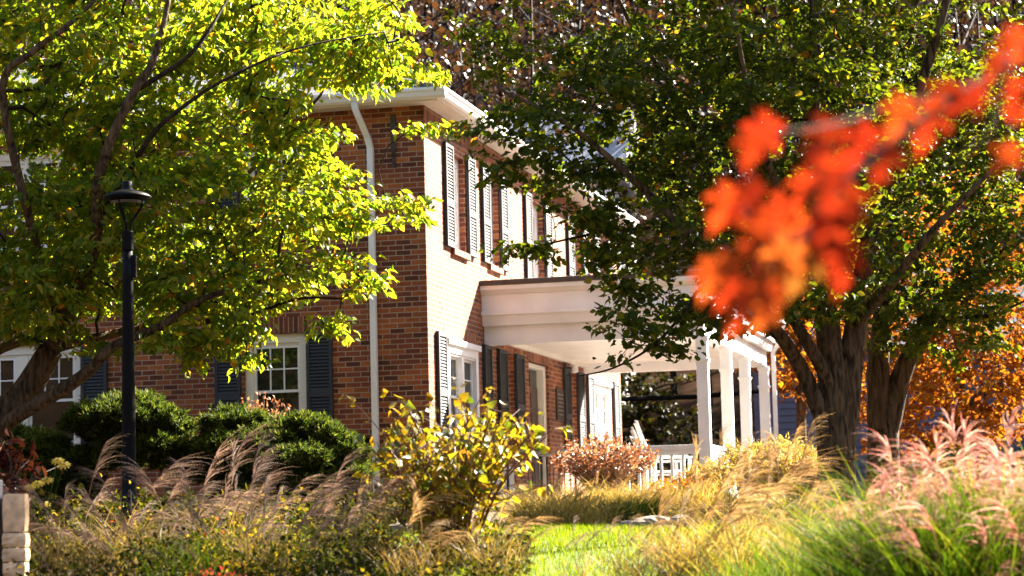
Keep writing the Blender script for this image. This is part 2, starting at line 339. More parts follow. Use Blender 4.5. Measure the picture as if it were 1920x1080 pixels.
def ellip_targets(blobs, dens, mind=.16, depthk=1, tiers=None):
    """blobs: (px,py,Y, rx_px,ry_px, ry_m, weight) -> spray centres spread through the crown"""
    T = []
    for (px, py, Y, rx, ry, rd, wgt) in blobs:
        rd = rd*depthk; c = at(px, py, Y); a, b = rx*Y/FPX, ry*Y/FPX; n = max(8, int(dens*wgt*a*b*rd*4.19))
        u = rnd(n); u /= np.linalg.norm(u, axis=1, keepdims=True); u *= (rng.random((n, 1))**.42)
        T.append(c+u*np.array([a, rd, b]))
    T = np.concatenate(T); rng.shuffle(T); keep = []
    if tiers:  # foliage sits in rough layers with gaps between
        x, y, z = T.T; f = np.sin(z*tiers[0]+1.3*np.sin(x*1.5+1)+1.1*np.sin(y*1.7)+x*.7)+.55*np.sin(x*3.3+1.7*np.sin(z*2.1)+y*1.3)+.35*np.sin(y*4.1+x*2.3+z*3)
        T = T[f > tiers[1]]
    cell = {}
    for t in T:
        k = tuple((t/mind).astype(int)); ok = True
        for dx in (-1, 0, 1):
            for dy in (-1, 0, 1):
                for dz in (-1, 0, 1):
                    for q in cell.get((k[0]+dx, k[1]+dy, k[2]+dz), []):
                        if np.sum((q-t)**2) < mind*mind: ok = False
        if ok: cell.setdefault(k, []).append(t); keep.append(t)
    return np.array(keep)
def spray_leaves(tree, tips, n, spread, size, tpl, droop=.35, flat=.6, jit=.05, up=.6):
    tp = np.array([tree.p[t] for t in tips]); pp = np.array([tree.p[tree.par[t]] for t in tips]); d = tp-pp; d[:, 2] *= flat
    d /= np.linalg.norm(d, axis=1, keepdims=True)+1e-9
    k = len(tips); idx = np.repeat(np.arange(k), n)
    f = rng.random(len(idx))
    ang = rng.uniform(-1.35, 1.35, len(idx)); D = d[idx]; side = np.cross(D, np.array([0, 0, 1.])); side /= np.linalg.norm(side, axis=1, keepdims=True)+1e-9
    pos = tp[idx]+D*((f-.6)*spread)[:, None]+side*(rng.normal(0, .22, len(idx))*spread)[:, None]+rnd(len(idx), jit)
    ld = D*np.cos(ang)[:, None]+side*np.sin(ang)[:, None]+rnd(len(idx), .25); ld[:, 2] -= droop
    nn = np.array([0, 0, 1.])*up+rnd(len(idx), .42)
    return leaves_np(tpl, pos, ld, nn, size*rng.uniform(.6, 1.15, len(idx)))
def blades(n, c, rad, L, lean, w, arch=.55, seg=5, az=None, azs=None, Lv=.3, dirbias=(0, 0), ground=True):
    """arching ribbons rooted round c"""
    a = rng.uniform(0, 2*math.pi, n) if az is None else rng.normal(az, azs, n)
    rr = rad*np.sqrt(rng.random(n)); b = rng.uniform(0, 2*math.pi, n)
    base = np.stack([c[0]+rr*np.cos(b), c[1]+rr*np.sin(b), np.full(n, c[2])], 1)
    if ground: base[:, 2] = zg(base[:, 0], base[:, 1])-.01
    ll = L*rng.uniform(1-Lv, 1+Lv*.5, n); le = lean*rng.uniform(.2, 1.2, n); ar = arch*rng.uniform(.3, 1.3, n)
    h = np.stack([np.cos(a)+dirbias[0], np.sin(a)+dirbias[1], np.zeros(n)], 1)
    t = np.linspace(0, 1, seg+1)
    hor = ll[:, None]*(le[:, None]*t+ar[:, None]*t**2*.8); ver = ll[:, None]*(t*np.sqrt(np.maximum(.15, 1-le**2*.5))[:, None]-ar[:, None]*.55*t**2.6)
    P = base[:, None, :]+h[:, None, :]*hor[:, :, None]+np.array([0, 0, 1.])*ver[:, :, None]
    tw = rng.uniform(0, math.pi, n); s = np.stack([np.cos(tw), np.sin(tw), np.zeros(n)], 1)
    ww = w*rng.uniform(.6, 1.2, n)[:, None]*np.minimum(1, (1-t)*2.2+.12)[None]
    A = P-s[:, None, :]*ww[:, :, None]*.5; B = P+s[:, None, :]*ww[:, :, None]*.5
    V = np.stack([A, B], 2).reshape(n, -1, 3); m = (seg+1)*2
    f = np.array([[2*i, 2*i+1, 2*i+3, 2*i+2] for i in range(seg)])
    return V.reshape(-1, 3), (f[None]+np.arange(n)[:, None, None]*m).reshape(-1, 4)
def cat(parts):
    V = []; F = []; o = 0
    for v, f in parts: V.append(v); F.append(f+o); o += len(v)
    return np.concatenate(V), np.concatenate(F)

# ================================================================== SETTING
def sheet(name, xs, ys, zoff, m, mask=None):
    X, Y = np.meshgrid(xs, ys); Z = zg(X, Y)+zoff; V = np.stack([X, Y, Z], 2).reshape(-1, 3)
    nx = len(xs); F = []
    for j in range(len(ys)-1):
        for i in range(nx-1):
            if mask is None or mask((xs[i]+xs[i+1])/2, (ys[j]+ys[j+1])/2): F.append([j*nx+i, j*nx+i+1, (j+1)*nx+i+1, (j+1)*nx+i])
    return tag(np_mesh(name, V, np.array(F), m, smooth=True), kind='structure')
gx = np.concatenate([np.linspace(-400, -15, 12), np.linspace(-14, 14, 57), np.linspace(15, 400, 12)])
gy = np.concatenate([np.linspace(-400, -5, 10), np.linspace(0, 45, 91), np.linspace(47, 70, 10), np.linspace(90, 400, 8)])
sheet("ground", gx, gy, 0, M['soil'])
def lawn_mask(x, y):
    c = .55+.02*(y-12); return abs(x-c-.15*math.sin(y*1.1)) < 1.25+.25*math.sin(y*.8+1) and 6 < y < 20.5
sheet("lawn", np.linspace(-1.6, 3.2, 61), np.linspace(6, 21, 150), .004, M['turf'], lawn_mask)
# wooded valley side all round
na, nr = 120, 34; A = np.linspace(0, 2*math.pi, na+1)[:-1]; RR = np.linspace(62, 190, nr)
hv = []
for r in RR:
    for a in A:
        x, y = r*math.sin(a), r*math.cos(a)
        hv.append([x, y, zg(x, y)-.3+.62*(r-62)*(1-.0012*(r-62))+1.8*math.sin(a*9+r*.05)*min(1, (r-62)/30)+1.2*math.sin(a*23+r*.11)*min(1, (r-62)/30)])
hf = [[j*na+i, j*na+(i+1) % na, (j+1)*na+(i+1) % na, (j+1)*na+i] for j in range(nr-1) for i in range(na)]
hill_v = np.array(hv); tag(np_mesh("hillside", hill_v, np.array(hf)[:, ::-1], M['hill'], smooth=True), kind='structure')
def hz(x, y):
    r = math.hypot(x, y); a = math.atan2(x, y)
    return float(zg(x, y))-.3+.62*max(0, r-62)*(1-.0012*(r-62))+(1.8*math.sin(a*9+r*.05)+1.2*math.sin(a*23+r*.11))*min(1, max(0, r-62)/30)

# ================================================================== BRICK HOUSE
HC = np.array([-1.09744, 28.1, 0.0]); HA = -R(13.6)
house = tag(empty("brick_house", HC, HA), "two storey red brick house with navy shutters and a white columned side porch", "house")
def hw(x, y, z):
    c, s = math.cos(HA), math.sin(HA); return np.array([HC[0]+c*x-s*y, HC[1]+s*x+c*y, z])
def mp(ax, u, d, z): return (u, d, z) if ax == 'f' else (-d, u, z)
def bx(mb, ax, u0, u1, d0, d1, z0, z1, m=0): mb.box(mp(ax, u0, d0, z0), mp(ax, u1, d1, z1), m)
ZB, ZT = 1.3, 7.03
def wall_panel(mb, ax, U0, U1, ops, depth=.24):
    us = sorted({U0, U1, *[o[0] for o in ops], *[o[1] for o in ops]}); zs = sorted({ZB, ZT, *[o[2] for o in ops], *[o[3] for o in ops]})
    def q(pts):
        mb.add([mp(ax, *p) for p in pts], [(0, 1, 2, 3)])
    for a, b in zip(us, us[1:]):
        for c, d in zip(zs, zs[1:]):
            um, zm = (a+b)/2, (c+d)/2
            if not any(o[0] < um < o[1] and o[2] < zm < o[3] for o in ops): q([(a, 0, c), (b, 0, c), (b, 0, d), (a, 0, d)])
    for (a, b, c, d) in ops:
        q([(a, 0, c), (a, 0, d), (a, depth, d), (a, depth, c)]); q([(b, 0, c), (b, depth, c), (b, depth, d), (b, 0, d)])
        q([(a, 0, d), (b, 0, d), (b, depth, d), (a, depth, d)]); q([(a, 0, c), (a, depth, c), (b, depth, c), (b, 0, c)])
WF, WS = -13.0, 13.1
F_OPS = {'w1': (-2.52, -1.66, 2.75, 4.13), 'twin': (-6.62, -4.85, 2.75, 4.13), 'w1u': (-2.52, -1.66, 5.42, 6.80), 'twinu': (-6.62, -4.85, 5.42, 6.80), 'wl': (-10.6, -9.7, 2.75, 4.13), 'wlu': (-10.6, -9.7, 5.42, 6.80)}
S_OPS = {'u1': (1.29, 2.04, 5.30, 6.62), 'u2': (3.28, 3.93, 5.30, 6.62), 'u3': (5.95, 6.88, 5.30, 6.62), 'u4': (9.05, 9.8, 5.30, 6.62), 'u5': (11.3, 12.05, 5.30, 6.62),
         'big1': (.80, 2.43, 2.72, 4.02), 'n1': (4.10, 4.62, 2.72, 4.08), 'door': (5.63, 7.0, 1.85, 4.05), 'n2': (8.50, 9.08, 2.72, 4.05), 'big2': (10.42, 11.92, 2.72, 4.02)}
mb = MB(); wall_panel(mb, 'f', WF, 0, F_OPS.values()); mb.build("front_wall", M['brick'], house)
mb = MB(); wall_panel(mb, 's', 0, WS, S_OPS.values()); mb.build("side_wall", M['brick'], house)
mb = MB(); mb.add([(0, WS, ZB), (WF, WS, ZB), (WF, WS, ZT), (0, WS, ZT)], [(0, 1, 2, 3)]); mb.add([(WF, WS, ZB), (WF, 0, ZB), (WF, 0, ZT), (WF, WS, ZT)], [(0, 1, 2, 3)])
mb.build("rear_wall", M['brick'], house)
# bricks standing on end over the openings, a few mm proud
for (a, b, c, d) in list(F_OPS.values()):
    if d < 5: mb = MB(); bx(mb, 'f', a-.06, b+.06, -.004, .05, d, d+.21); mb.build("lintel_course", M['soldier'], house)
for k in ('big1', 'n1', 'door', 'n2', 'big2'):
    a, b, c, d = S_OPS[k]; mb = MB(); bx(mb, 's', a-.06, b+.06, -.004, .05, d+.0, d+.20); mb.build("lintel_course", M['soldier'], house)
mb = MB(); bx(mb, 's', .0, WS, -.012, .02, 6.83, 7.03); mb.build("brick_frieze", M['soldier'], house)

def window(ax, op, rec, sashes, grid, cas=.11, head=.12, sill=True, proud=0, lowgrid=None):
    u0, u1, z0, z1 = op; f = MB(); s = MB(); g = MB()
    d0, d1 = rec-proud, rec+.09
    bx(f, ax, u0, u0+cas, d0, d1, z0, z1); bx(f, ax, u1-cas, u1, d0, d1, z0, z1)
    bx(f, ax, u0+cas, u1-cas, d0, d1, z1-head, z1); bx(f, ax, u0+cas, u1-cas, d0-.015, d1, z0, z0+.05)
    bx(f, ax, u0+cas, u1-cas, d0+.02, d1, z1-head-.03, z1-head)
    ns = len(sashes); span = (u1-u0-2*cas)
    for i, (fa, fb) in enumerate(sashes):
        a = u0+cas+span*fa; b = u0+cas+span*fb
        if i < ns-1: bx(f, ax, b, u0+cas+span*sashes[i+1][0], d0+.005, d1, z0+.05, z1-head-.03)
        zb, zt = z0+.05, z1-head-.03; zm = zb+(zt-zb)*.49; w = .035
        for (c, d, dd) in ((zm-.02, zt, .028), (zb, zm+.02, .052)):
            bx(s, ax, a, a+w, rec+dd, rec+dd+.03, c, d); bx(s, ax, b-w, b, rec+dd, rec+dd+.03, c, d)
            bx(s, ax, a+w, b-w, rec+dd, rec+dd+.03, d-w, d); bx(s, ax, a+w, b-w, rec+dd, rec+dd+.03, c, c+w)
            gg = grid if dd < .04 else lowgrid
            if gg:
                for k in range(1, gg[0]): x = a+w+(b-a-2*w)*k/gg[0]; bx(s, ax, x-.009, x+.009, rec+dd+.004, rec+dd+.022, c+w, d-w)
                for k in range(1, gg[1]): z = c+w+(d-c-2*w)*k/gg[1]; bx(s, ax, a+w, b-w, rec+dd+.006, rec+dd+.020, z-.009, z+.009)
            q = [(a+w, rec+dd+.024, c+w), (b-w, rec+dd+.024, c+w), (b-w, rec+dd+.024, d-w), (a+w, rec+dd+.024, d-w)]
            g.add([mp(ax, *p) for p in q], [(0, 1, 2, 3)])
    wo = f.build("window", M['cream'] if ax == 'f' else M['white'], house, bevel=.004); s.build("sash", M['white'], wo); g.build("pane", M['glass'], wo)
    if sill:
        k = MB(); bx(k, ax, u0-.05, u1+.05, -.05, rec, z0-.09, z0-.001); k.build("window_sill", M['soldier'], wo, bevel=.004)
    return wo
one = [(0, 1)]; two = [(0, .46), (.54, 1)]
for k in ('w1', 'w1u', 'wl', 'wlu'): window('f', F_OPS[k], .05, one, (3, 2))
for k in ('twin', 'twinu'): window('f', F_OPS[k], .05, [(0, .44), (.56, 1)], (3, 2))
for k in ('u1', 'u2', 'u3', 'u4', 'u5'): window('s', S_OPS[k], .09, one, (2, 2), .07)
for k in ('n1', 'n2'): window('s', S_OPS[k], .09, one, (1, 3), .06)
for k in ('big1', 'big2'):
    w_ = window('s', S_OPS[k], .0, two, (1, 2), .13, .16, True, .035, (1, 2)); a, b, c, d = S_OPS[k]
    h_ = MB(); bx(h_, 's', a-.04, b+.04, -.075, -.036, d-.05, d+.03); h_.build("head_moulding", M['white'], w_, bevel=.006)
def shutter(ax, u0, u1, z0, z1):
    m = MB(); d0, d1 = -.055, -.012; st = .045; zm = z0+(z1-z0)*.42
    bx(m, ax, u0, u0+st, d0, d1, z0, z1); bx(m, ax, u1-st, u1, d0, d1, z0, z1)
    for c, d in ((z0, z0+.07), (zm-.045, zm+.045), (z1-.06, z1)): bx(m, ax, u0+st, u1-st, d0+.002, d1, c, d)
    for c, d in ((z0+.07, zm-.045), (zm+.045, z1-.06)):
        n = int((d-c)/.042)
        for i in range(n):
            z = c+(i+.5)*(d-c)/n; h = .024
            m.add([mp(ax, u0+st, d0+.006, z-h), mp(ax, u1-st, d0+.006, z-h), mp(ax, u1-st, d1-.006, z+h), mp(ax, u0+st, d1-.006, z+h),
                   mp(ax, u0+st, d0+.006, z-h+.008), mp(ax, u1-st, d0+.006, z-h+.008), mp(ax, u1-st, d1-.006, z+h+.008), mp(ax, u0+st, d1-.006, z+h+.008)],
                  [(0, 1, 2, 3), (4, 7, 6, 5), (0, 4, 5, 1), (1, 5, 6, 2), (2, 6, 7, 3), (3, 7, 4, 0)])
    m.build("shutter", M['navy'], house)
for z0, z1 in ((2.73, 4.14), (5.40, 6.81)):
    for a, b in ((-2.92, -2.56), (-1.645, -1.29), (-4.82, -4.45), (-7.02, -6.65), (-11.0, -10.64), (-9.66, -9.3)): shutter('f', a, b, z0, z1)
for a, b in ((.89, 1.28), (2.055, 2.46), (2.87, 3.27), (3.94, 4.34), (5.52, 5.93), (6.90, 7.36), (8.6, 9.03), (9.82, 10.25), (10.85, 11.28), (12.07, 12.5)): shutter('s', a, b, 5.29, 6.70)
for a, b in ((.33, .74), (2.76, 3.16), (3.60, 4.08), (4.64, 5.15), (8.02, 8.48), (9.10, 9.58), (9.92, 10.36), (12.25, 12.7)): shutter('s', a, b, 2.72, 4.10)
# doorway: pale frame, brown six panel door set back
a, b, c, d = S_OPS['door']; m = MB()
bx(m, 's', a, a+.09, .06, .2, c, d); bx(m, 's', b-.16, b, .05, .2, c, d); bx(m, 's', a+.09, b-.16, .05, .2, d-.07, d)
fr = m.build("door_frame", M['cream'], house, bevel=.005)
m = MB(); bx(m, 's', a+.09, b-.16, .15, .2, c+.02, d-.35)
for (p, q, e, f_) in ((.1, .46, .15, .75), (.54, .9, .15, .75), (.1, .46, .85, 1.45), (.54, .9, .85, 1.45), (.1, .46, 1.52, 1.75), (.54, .9, 1.52, 1.75)):
    W = b-a-.25; bx(m, 's', a+.09+W*p, a+.09+W*q, .138, .151, c+e, c+f_)
dr = m.build("door", M['door'], house, bevel=.006)
m = MB(); m.tube([mp('s', a+.2, .15, c+.95), mp('s', a+.2, .09, c+.95)], .016, 8); m.tube([mp('s', a+.2, .09, c+.95), mp('s', a+.32, .09, c+.95)], .012, 8); m.build("handle", M['metal'], dr); m = MB(); m.tube([mp('s', a+.2, .151, c+1.2), mp('s', a+.2, .12, c+1.2)], .03, 12); m.build("lock", M['metal'], dr)
m = MB(); bx(m, 's', a+.09, b-.16, .16, .19, d-.35, d-.07); m.build("transom_pane", M['glass'], fr)
# eaves, gutters, downspouts
m = MB(); m.box((WF-.26, -.26, 7.031), (.26, .02, 7.07)); m.box((-.02, .02, 7.031), (.26, WS+.26, 7.07)); m.build("soffit", M['cream'], house)
prof = [(0, 0), (.07, 0), (.10, .03), (.115, .075), (.135, .10), (.135, .135), (.12, .135), (0, .13)]
def ext(mb, ax, a, b, off, z, m=0):
    n = len(prof); vs = []
    for u in (a, b):
        for (p, q) in prof: vs.append((u, -off-p, z+q) if ax == 'f' else (off+p, u, z+q))
    mb.add(vs, [(i, (i+1) % n, (i+1) % n+n, i+n) for i in range(n)]+[tuple(range(n-1, -1, -1)), tuple(range(n, 2*n))], m)
m = MB(); ext(m, 'f', WF-.26, .395, .261, 7.05); ext(m, 's', -.26, WS+.26, .261, 7.053); m.build("gutter", M['white'], house)
def spout(mb, pts, w=.085, t=.06):
    for p, q in zip(pts, pts[1:]): mb.tube([p, q], w*.62, 4)
def square_tube(mb, P, hw_, ht):
    P = [np.array(p, float) for p in P]; vs = []
    for i, p in enumerate(P):
        for sx, sy in ((-1, -1), (1, -1), (1, 1), (-1, 1)): vs.append((p[0]+sx*hw_, p[1]+sy*ht*(1 if True else 0), p[2]))
    n = len(P); mb.add(vs, [(4*i+j, 4*i+(j+1) % 4, 4*i+4+(j+1) % 4, 4*i+4+j) for i in range(n-1) for j in range(4)]+[(3, 2, 1, 0), tuple(4*(n-1)+j for j in range(4))])
m = MB(); square_tube(m, [(-.83, -.32, 7.06), (-.83, -.31, 6.98), (-.80, -.27, 6.88), (-.735, -.09, 6.62), (-.715, -.055, 6.50), (-.715, -.05, 1.72)], .040, .036)
for q in (-.03, .0, .03): m.box((-.715+q-.006, -.090, 1.9), (-.715+q+.006, -.086, 6.4))
m.build("downspout", M['white'], house, bevel=.006)
# hipped slate roof
m = MB(); ov = .36; x0, x1, y0, y1 = WF-ov, ov, -ov, WS+ov; zr = 7.16; th = .05; ha = (y1-y0)/2; hb = (x1-x0)/2; hh = min(ha, hb); zt = zr+.37*hh
ym = (y0+y1)/2; xa, xb = (x0+hh, x1-hh); xm = (x0+x1)/2
ridge = [(xm, y0+hh, zt), (xm, y1-hh, zt)]
m.add([(x0, y0, zr), (x1, y0, zr), ridge[0]], [(0, 1, 2)], 0)
m.add([(x1, y1, zr), (x0, y1, zr), ridge[1]], [(0, 1, 2)], 0)
m.add([(x1, y0, zr), (x1, y1, zr), ridge[1], ridge[0]], [(0, 1, 2, 3)], 1)
m.add([(x0, y1, zr), (x0, y0, zr), ridge[0], ridge[1]], [(0, 1, 2, 3)], 1)
m.add([(x0, y0, zr-.04), (x1, y0, zr-.04), (x1, y1, zr-.04), (x0, y1, zr-.04), (x0, y0, zr), (x1, y0, zr), (x1, y1, zr), (x0, y1, zr)], [(0, 3, 2, 1), (0, 1, 5, 4), (1, 2, 6, 5), (2, 3, 7, 6), (3, 0, 4, 7)], 0)
roof = m.build("roof", [M['slateX'], M['slateY']], house)
m = MB(); m.tube([(x1, y0, zr+.01), tuple(np.array(ridge[0])+[0, 0, .02])], .05, 6); m.tube([(x0, y0, zr+.01), tuple(np.array(ridge[0])+[0, 0, .02])], .05, 6); m.build("hip_cap", M['slateX'], roof)
# small white cupola on the ridge
dx, dy = -5.35, 6.1; m = MB()
m.box((dx-.5, dy-.5, 8.9), (dx+.5, dy+.5, 10.4)); m.add([(dx-.65, dy-.65, 10.38), (dx+.65, dy-.65, 10.38), (dx+.65, dy+.65, 10.38), (dx-.65, dy+.65, 10.38), (dx, dy, 11.0)], [(0, 3, 2, 1), (0, 1, 4), (1, 2, 4), (2, 3, 4), (3, 0, 4)], 1)
dm = m.build("cupola", [M['white'], M['slateX']], house); m = MB(); m.box((dx-.3, dy-.52, 9.5), (dx+.3, dy-.503, 10.2)); m.build("louvre", M['cream'], dm)
# ---- porch
PX, PY0, PY1 = 3.2, 2.85, 10.0
def layer(mb, z0, z1, o, t=.3, o2=None):
    """moulding running round the three free sides of the porch; o = projection at the bottom, o2 at the top"""
    o2 = o if o2 is None else o2
    def ringpts(oo, z): return [(0.0, PY0-oo, z), (PX+oo, PY0-oo, z), (PX+oo, PY1+oo, z), (0.0, PY1+oo, z)]
    def inn(oo, z): return [(0.0, PY0+t, z), (PX-t, PY0+t, z), (PX-t, PY1-t, z), (0.0, PY1-t, z)]
    vs = ringpts(o, z0)+ringpts(o2, z1)+inn(o, z0)+inn(o, z1); fs = []
    for i in range(3): fs += [(i, i+1, i+5, i+4), (8+i+1, 8+i, 12+i, 12+i+1), (i+1, i, 8+i, 8+i+1), (4+i, 4+i+1, 12+i+1, 12+i)]
    fs += [(0, 4, 12, 8), (3, 11, 15, 7)]
    mb.add(vs, fs)
m = MB(); layer(m, 4.36, 4.505, .015, .3, .055); layer(m, 4.505, 4.565, .085); layer(m, 4.565, 4.80, .045); layer(m, 4.80, 4.86, .06, .3, .12); layer(m, 4.86, 4.925, .13)
pr = m.build("porch_entablature", M['white'], house, bevel=.005)
m = MB(); layer(m, 4.10, 4.36, -.06, .26); m.build("porch_beam", M['white'], house, bevel=.006)
m = MB(); m.box((0.0, PY0-.15, 4.925), (PX+.15, PY1+.15, 5.0)); m.build("porch_roof", M['darkroof'], house, bevel=.01)
m = MB(); m.box((.0, PY0+.2, 4.265), (PX-.24, PY1-.2, 4.30)); m.box((.0, PY0+.26, 4.20), (.05, PY1-.26, 4.265)); m.build("porch_ceiling", M['cream'], house)
m = MB(); m.box((0.0, PY0-.05, 1.74), (PX+.06, PY1+.05, 1.85)); m.box((0.05, PY0, 1.3), (PX, PY1, 1.74)); m.build("porch_floor", M['concrete'], house, bevel=.01)
for y in (2.95, 5.25, 7.3, 9.72):
    c = MB(); x = 3.105; h = .08; c.box((x-h, y-h, 1.85), (x+h, y+h, 4.099)); col = c.build("porch_column", M['white'], house, bevel=.008)
    c = MB(); c.box((x-h-.012, y-h-.012, 3.73), (x+h+.012, y+h+.012, 3.755)); c.box((x-h-.02, y-h-.02, 3.755), (x+h+.02, y+h+.02, 3.775)); c.build("neck_ring", M['white'], col, bevel=.004); c = MB(); c.box((x-h-.015, y-h-.015, 4.03), (x+h+.015, y+h+.015, 4.095)); c.build("capital", M['white'], col, bevel=.004)
    c = MB(); c.box((x-h-.025, y-h-.025, 1.851), (x+h+.025, y+h+.025, 1.97)); c.build("plinth", M['white'], col, bevel=.006)
def railing(p, q, z0=1.85):
    m = MB(); p = np.array(p); q = np.array(q); v = q-p; Ln = np.linalg.norm(v); ax = 0 if abs(v[0]) > abs(v[1]) else 1
    def seg(a, b, w, c, d):
        A = p+v*a; B = p+v*b
        if ax == 0: m.box((A[0], A[1]-w, c), (B[0], B[1]+w, d))
        else: m.box((A[0]-w, A[1], c), (B[0]+w, B[1], d))
    seg(0, 1, .04, z0+.68, z0+.75); seg(0, 1, .03, z0+.62, z0+.68); seg(0, 1, .03, z0+.09, z0+.15)
    n = int(Ln/.14)
    for i in range(n):
        t = (i+.5)/n; seg(t-.02/Ln, t+.02/Ln, .02, z0+.15, z0+.62)
    m.build("porch_railing", M['white'], house, bevel=.004)
railing((1.62, 2.95), (3.02, 2.95)); railing((3.105, 3.04), (3.105, 5.16)); m = MB(); m.box((1.54, 2.89, 1.85), (1.62, 3.01, 2.68)); m.build("newel_post", M['white'], house, bevel=.006)
m = MB(); m.box((.05, 1.75, 1.3), (1.5, 2.32, 1.70)); m.box((.05, 2.32, 1.3), (1.5, PY0-.06, 1.78)); m.build("porch_steps", M['concrete'], house, bevel=.015)
m = MB(); m.box((.06, 1.6, 1.3), (.42, PY0-.07, 2.3)); m.box((.03, 1.57, 2.3), (.45, PY0-.06, 2.36)); m.build("step_cheek_wall", M['concrete'], house, bevel=.012)
m = MB(); square_tube(m, [(PX+.22, PY1+.20, 4.9), (PX+.16, PY1+.2, 4.6), (PX+.02, PY1+.19, 4.35), (PX+.02, PY1+.19, 1.75)], .035, .03); m.build("porch_downspout", M['white'], house)
m = MB(); ext(m, 's', PY0-.15, PY1+.17, PX+.151, 4.80); m.build("porch_gutter", M['white'], house)

def hthing(name, x, y, z, label, cat_, group=None, rz=0): return tag(empty(name, hw(x, y, z), HA+rz), label, cat_, group)
# ---- things on and by the house
def handrail(x, y0, y1, z, label, zdrop=0):
    t = hthing("iron_handrail", x, y0, 1.6, label, "handrail", "black iron handrails by the porch"); L_ = y1-y0
    m = MB(); top = z-1.6
    m.tube(bez([(0, 0, 0), (0, 0, top-.25-zdrop), (0, .02, top-.05-zdrop), (0, .12, top-zdrop), (0, L_-.1, top), (0, L_-.02, top-.04), (0, L_, top-.2), (0, L_, .1)], 5), .018, 8); m.build("top_rail", M['iron'], t, smooth=True)
    m = MB()
    for k in range(1, 6): yy = L_*k/6; m.tube([(0, yy, .12), (0, yy, top-zdrop*(1-yy/L_)-.01)], .008, 6)
    m.tube([(0, 0, .2), (0, L_, .2+zdrop*.5)], .011, 6); m.build("balusters", M['iron'], t)
handrail(.62, 1.6, 4.0, 2.56, "black iron handrail left of the porch steps behind the yellow shrub")
handrail(1.12, 1.45, 3.6, 2.62, "black iron handrail right of the porch steps beside the rusty shrub", .16)
t = hthing("iron_handrail", 3.0, 10.3, 1.5, "black iron railing beyond the last porch columns", "handrail", "black iron handrails by the porch")
m = MB(); m.tube([(-.9, 0, 0), (-.9, 0, 1.05), (.15, 0, 1.05), (.55, -.5, .85), (.75, -1.0, .72), (.75, -1.0, 0)], .022, 8); m.build("top_rail", M['iron'], t)
for k in range(7): m = MB(); m.tube([(-.8+k*.13, 0, .0), (-.8+k*.13, 0, 1.04)], .009, 6); m.build("baluster", M['iron'], t)
for p, h in (((.15, 0), 1.04), ((.55, -.5), .84)): m = MB(); m.tube([(*p, 0), (*p, h)], .02, 6); m.build("post", M['iron'], t)
t = hthing("wall_plaque", .0, 7.72, 3.47, "dark bronze plaque on the brick wall right of the brown door", "plaque")
m = MB(); m.box((.002, -.27, -.26), (.03, .27, .26)); m.build("plate", M['bronze'], t, bevel=.006)
m = MB()
for i in range(6): m.box((.03, -.2+.02*(i % 3), .16-i*.065), (.034, .2-.03*(i % 2), .175-i*.065))
m.build("raised_lines", M['metal'], t)
t = hthing("wall_light", .0, 8.2, 4.10, "small white lamp on a dark arm high on the porch brick wall", "wall light")
m = MB(); m.box((.0, -.06, -.05), (.05, .06, .07)); m.tube([(.04, 0, 0), (.12, 0, .0)], .02, 6); m.build("mount", M['iron'], t)
m = MB(); m.lathe([(.045, -.06), (.055, -.05), (.055, .05), (.04, .06)], (.18, 0, -.02), 14); m.build("lamp_shade", M['white'], t, smooth=False)
t = hthing("wall_box", -.86, -.0, 2.62, "small black box on the brick wall beside the white downspout", "utility box")
m = MB(); m.box((-.07, -.10, -.09), (.07, -.002, .10)); m.build("housing", M['black'], t, bevel=.015)
for p in ((-.02, -.105, -.01), (.035, -.105, -.02)): m = MB(); m.lathe([(.012, 0), (.016, .01), (.012, .02)], p, 8); m.build("knob", M['metal'], t)
t = hthing("wall_bracket", -.41, 0, 6.35, "narrow black iron bracket on the brick corner under the eaves", "bracket")
m = MB(); m.box((-.035, -.03, .1), (.035, -.002, .58)); m.box((-.02, -.025, -.12), (.02, -.002, .1)); m.build("back_plate", M['iron'], t, bevel=.006)
m = MB(); m.tube([(0, -.03, .02), (.02, -.12, .06), (.02, -.16, .16)], .014, 6); m.build("hook", M['iron'], t)
# rocking chair on the porch
def rocker(x, y, rz, label):
    t = hthing("rocking_chair", x, y, 1.85, label, "chair", "white rocking chairs on the porch", rz)
    m = MB()
    for i in range(6): m.box((-.25+i*.09, -.26, .40), (-.175+i*.09, .26, .42))
    m.build("seat", M['white'], t)
    m = MB()
    for i in range(6):
        yy = -.225+i*.09; h = .74-.012*(i-2.5)**2*2
        P = [(-.24, yy, .42), (-.34, yy, .42+h*.5), (-.46, yy, .42+h)]
        for p, q in zip(P, P[1:]): m.add([(p[0], yy-.035, p[2]), (p[0], yy+.035, p[2]), (q[0], yy+.035, q[2]), (q[0], yy-.035, q[2]), (p[0]-.02, yy-.035, p[2]), (p[0]-.02, yy+.035, p[2]), (q[0]-.02, yy+.035, q[2]), (q[0]-.02, yy-.035, q[2])], [(0, 1, 2, 3), (4, 7, 6, 5), (0, 4, 5, 1), (1, 5, 6, 2), (2, 6, 7, 3), (3, 7, 4, 0)])
    m.build("backrest", M['white'], t)
    for s in (-1, 1):
        m = MB(); m.box((-.30, s*.30-.045, .60), (.30, s*.30+.045, .625)); m.build("armrest", M['white'], t, bevel=.008)
        for xx, zz in ((-.27, .6), (.24, .6)):
            m = MB(); m.box((xx-.022, s*.29-.022, .06), (xx+.022, s*.29+.022, zz)); m.build("leg", M['white'], t)
        m = MB(); m.tube(bez([(-.48, s*.29, .10), (-.2, s*.29, .035), (.1, s*.29, .03), (.38, s*.29, .09)], 4), .024, 6); m.build("runner", M['white'], t)
rocker(2.44, 3.9, 0, "white slatted rocking chair nearest the corner porch column")
rocker(1.95, 6.2, .3, "white slatted rocking chair deeper under the porch near the wall")

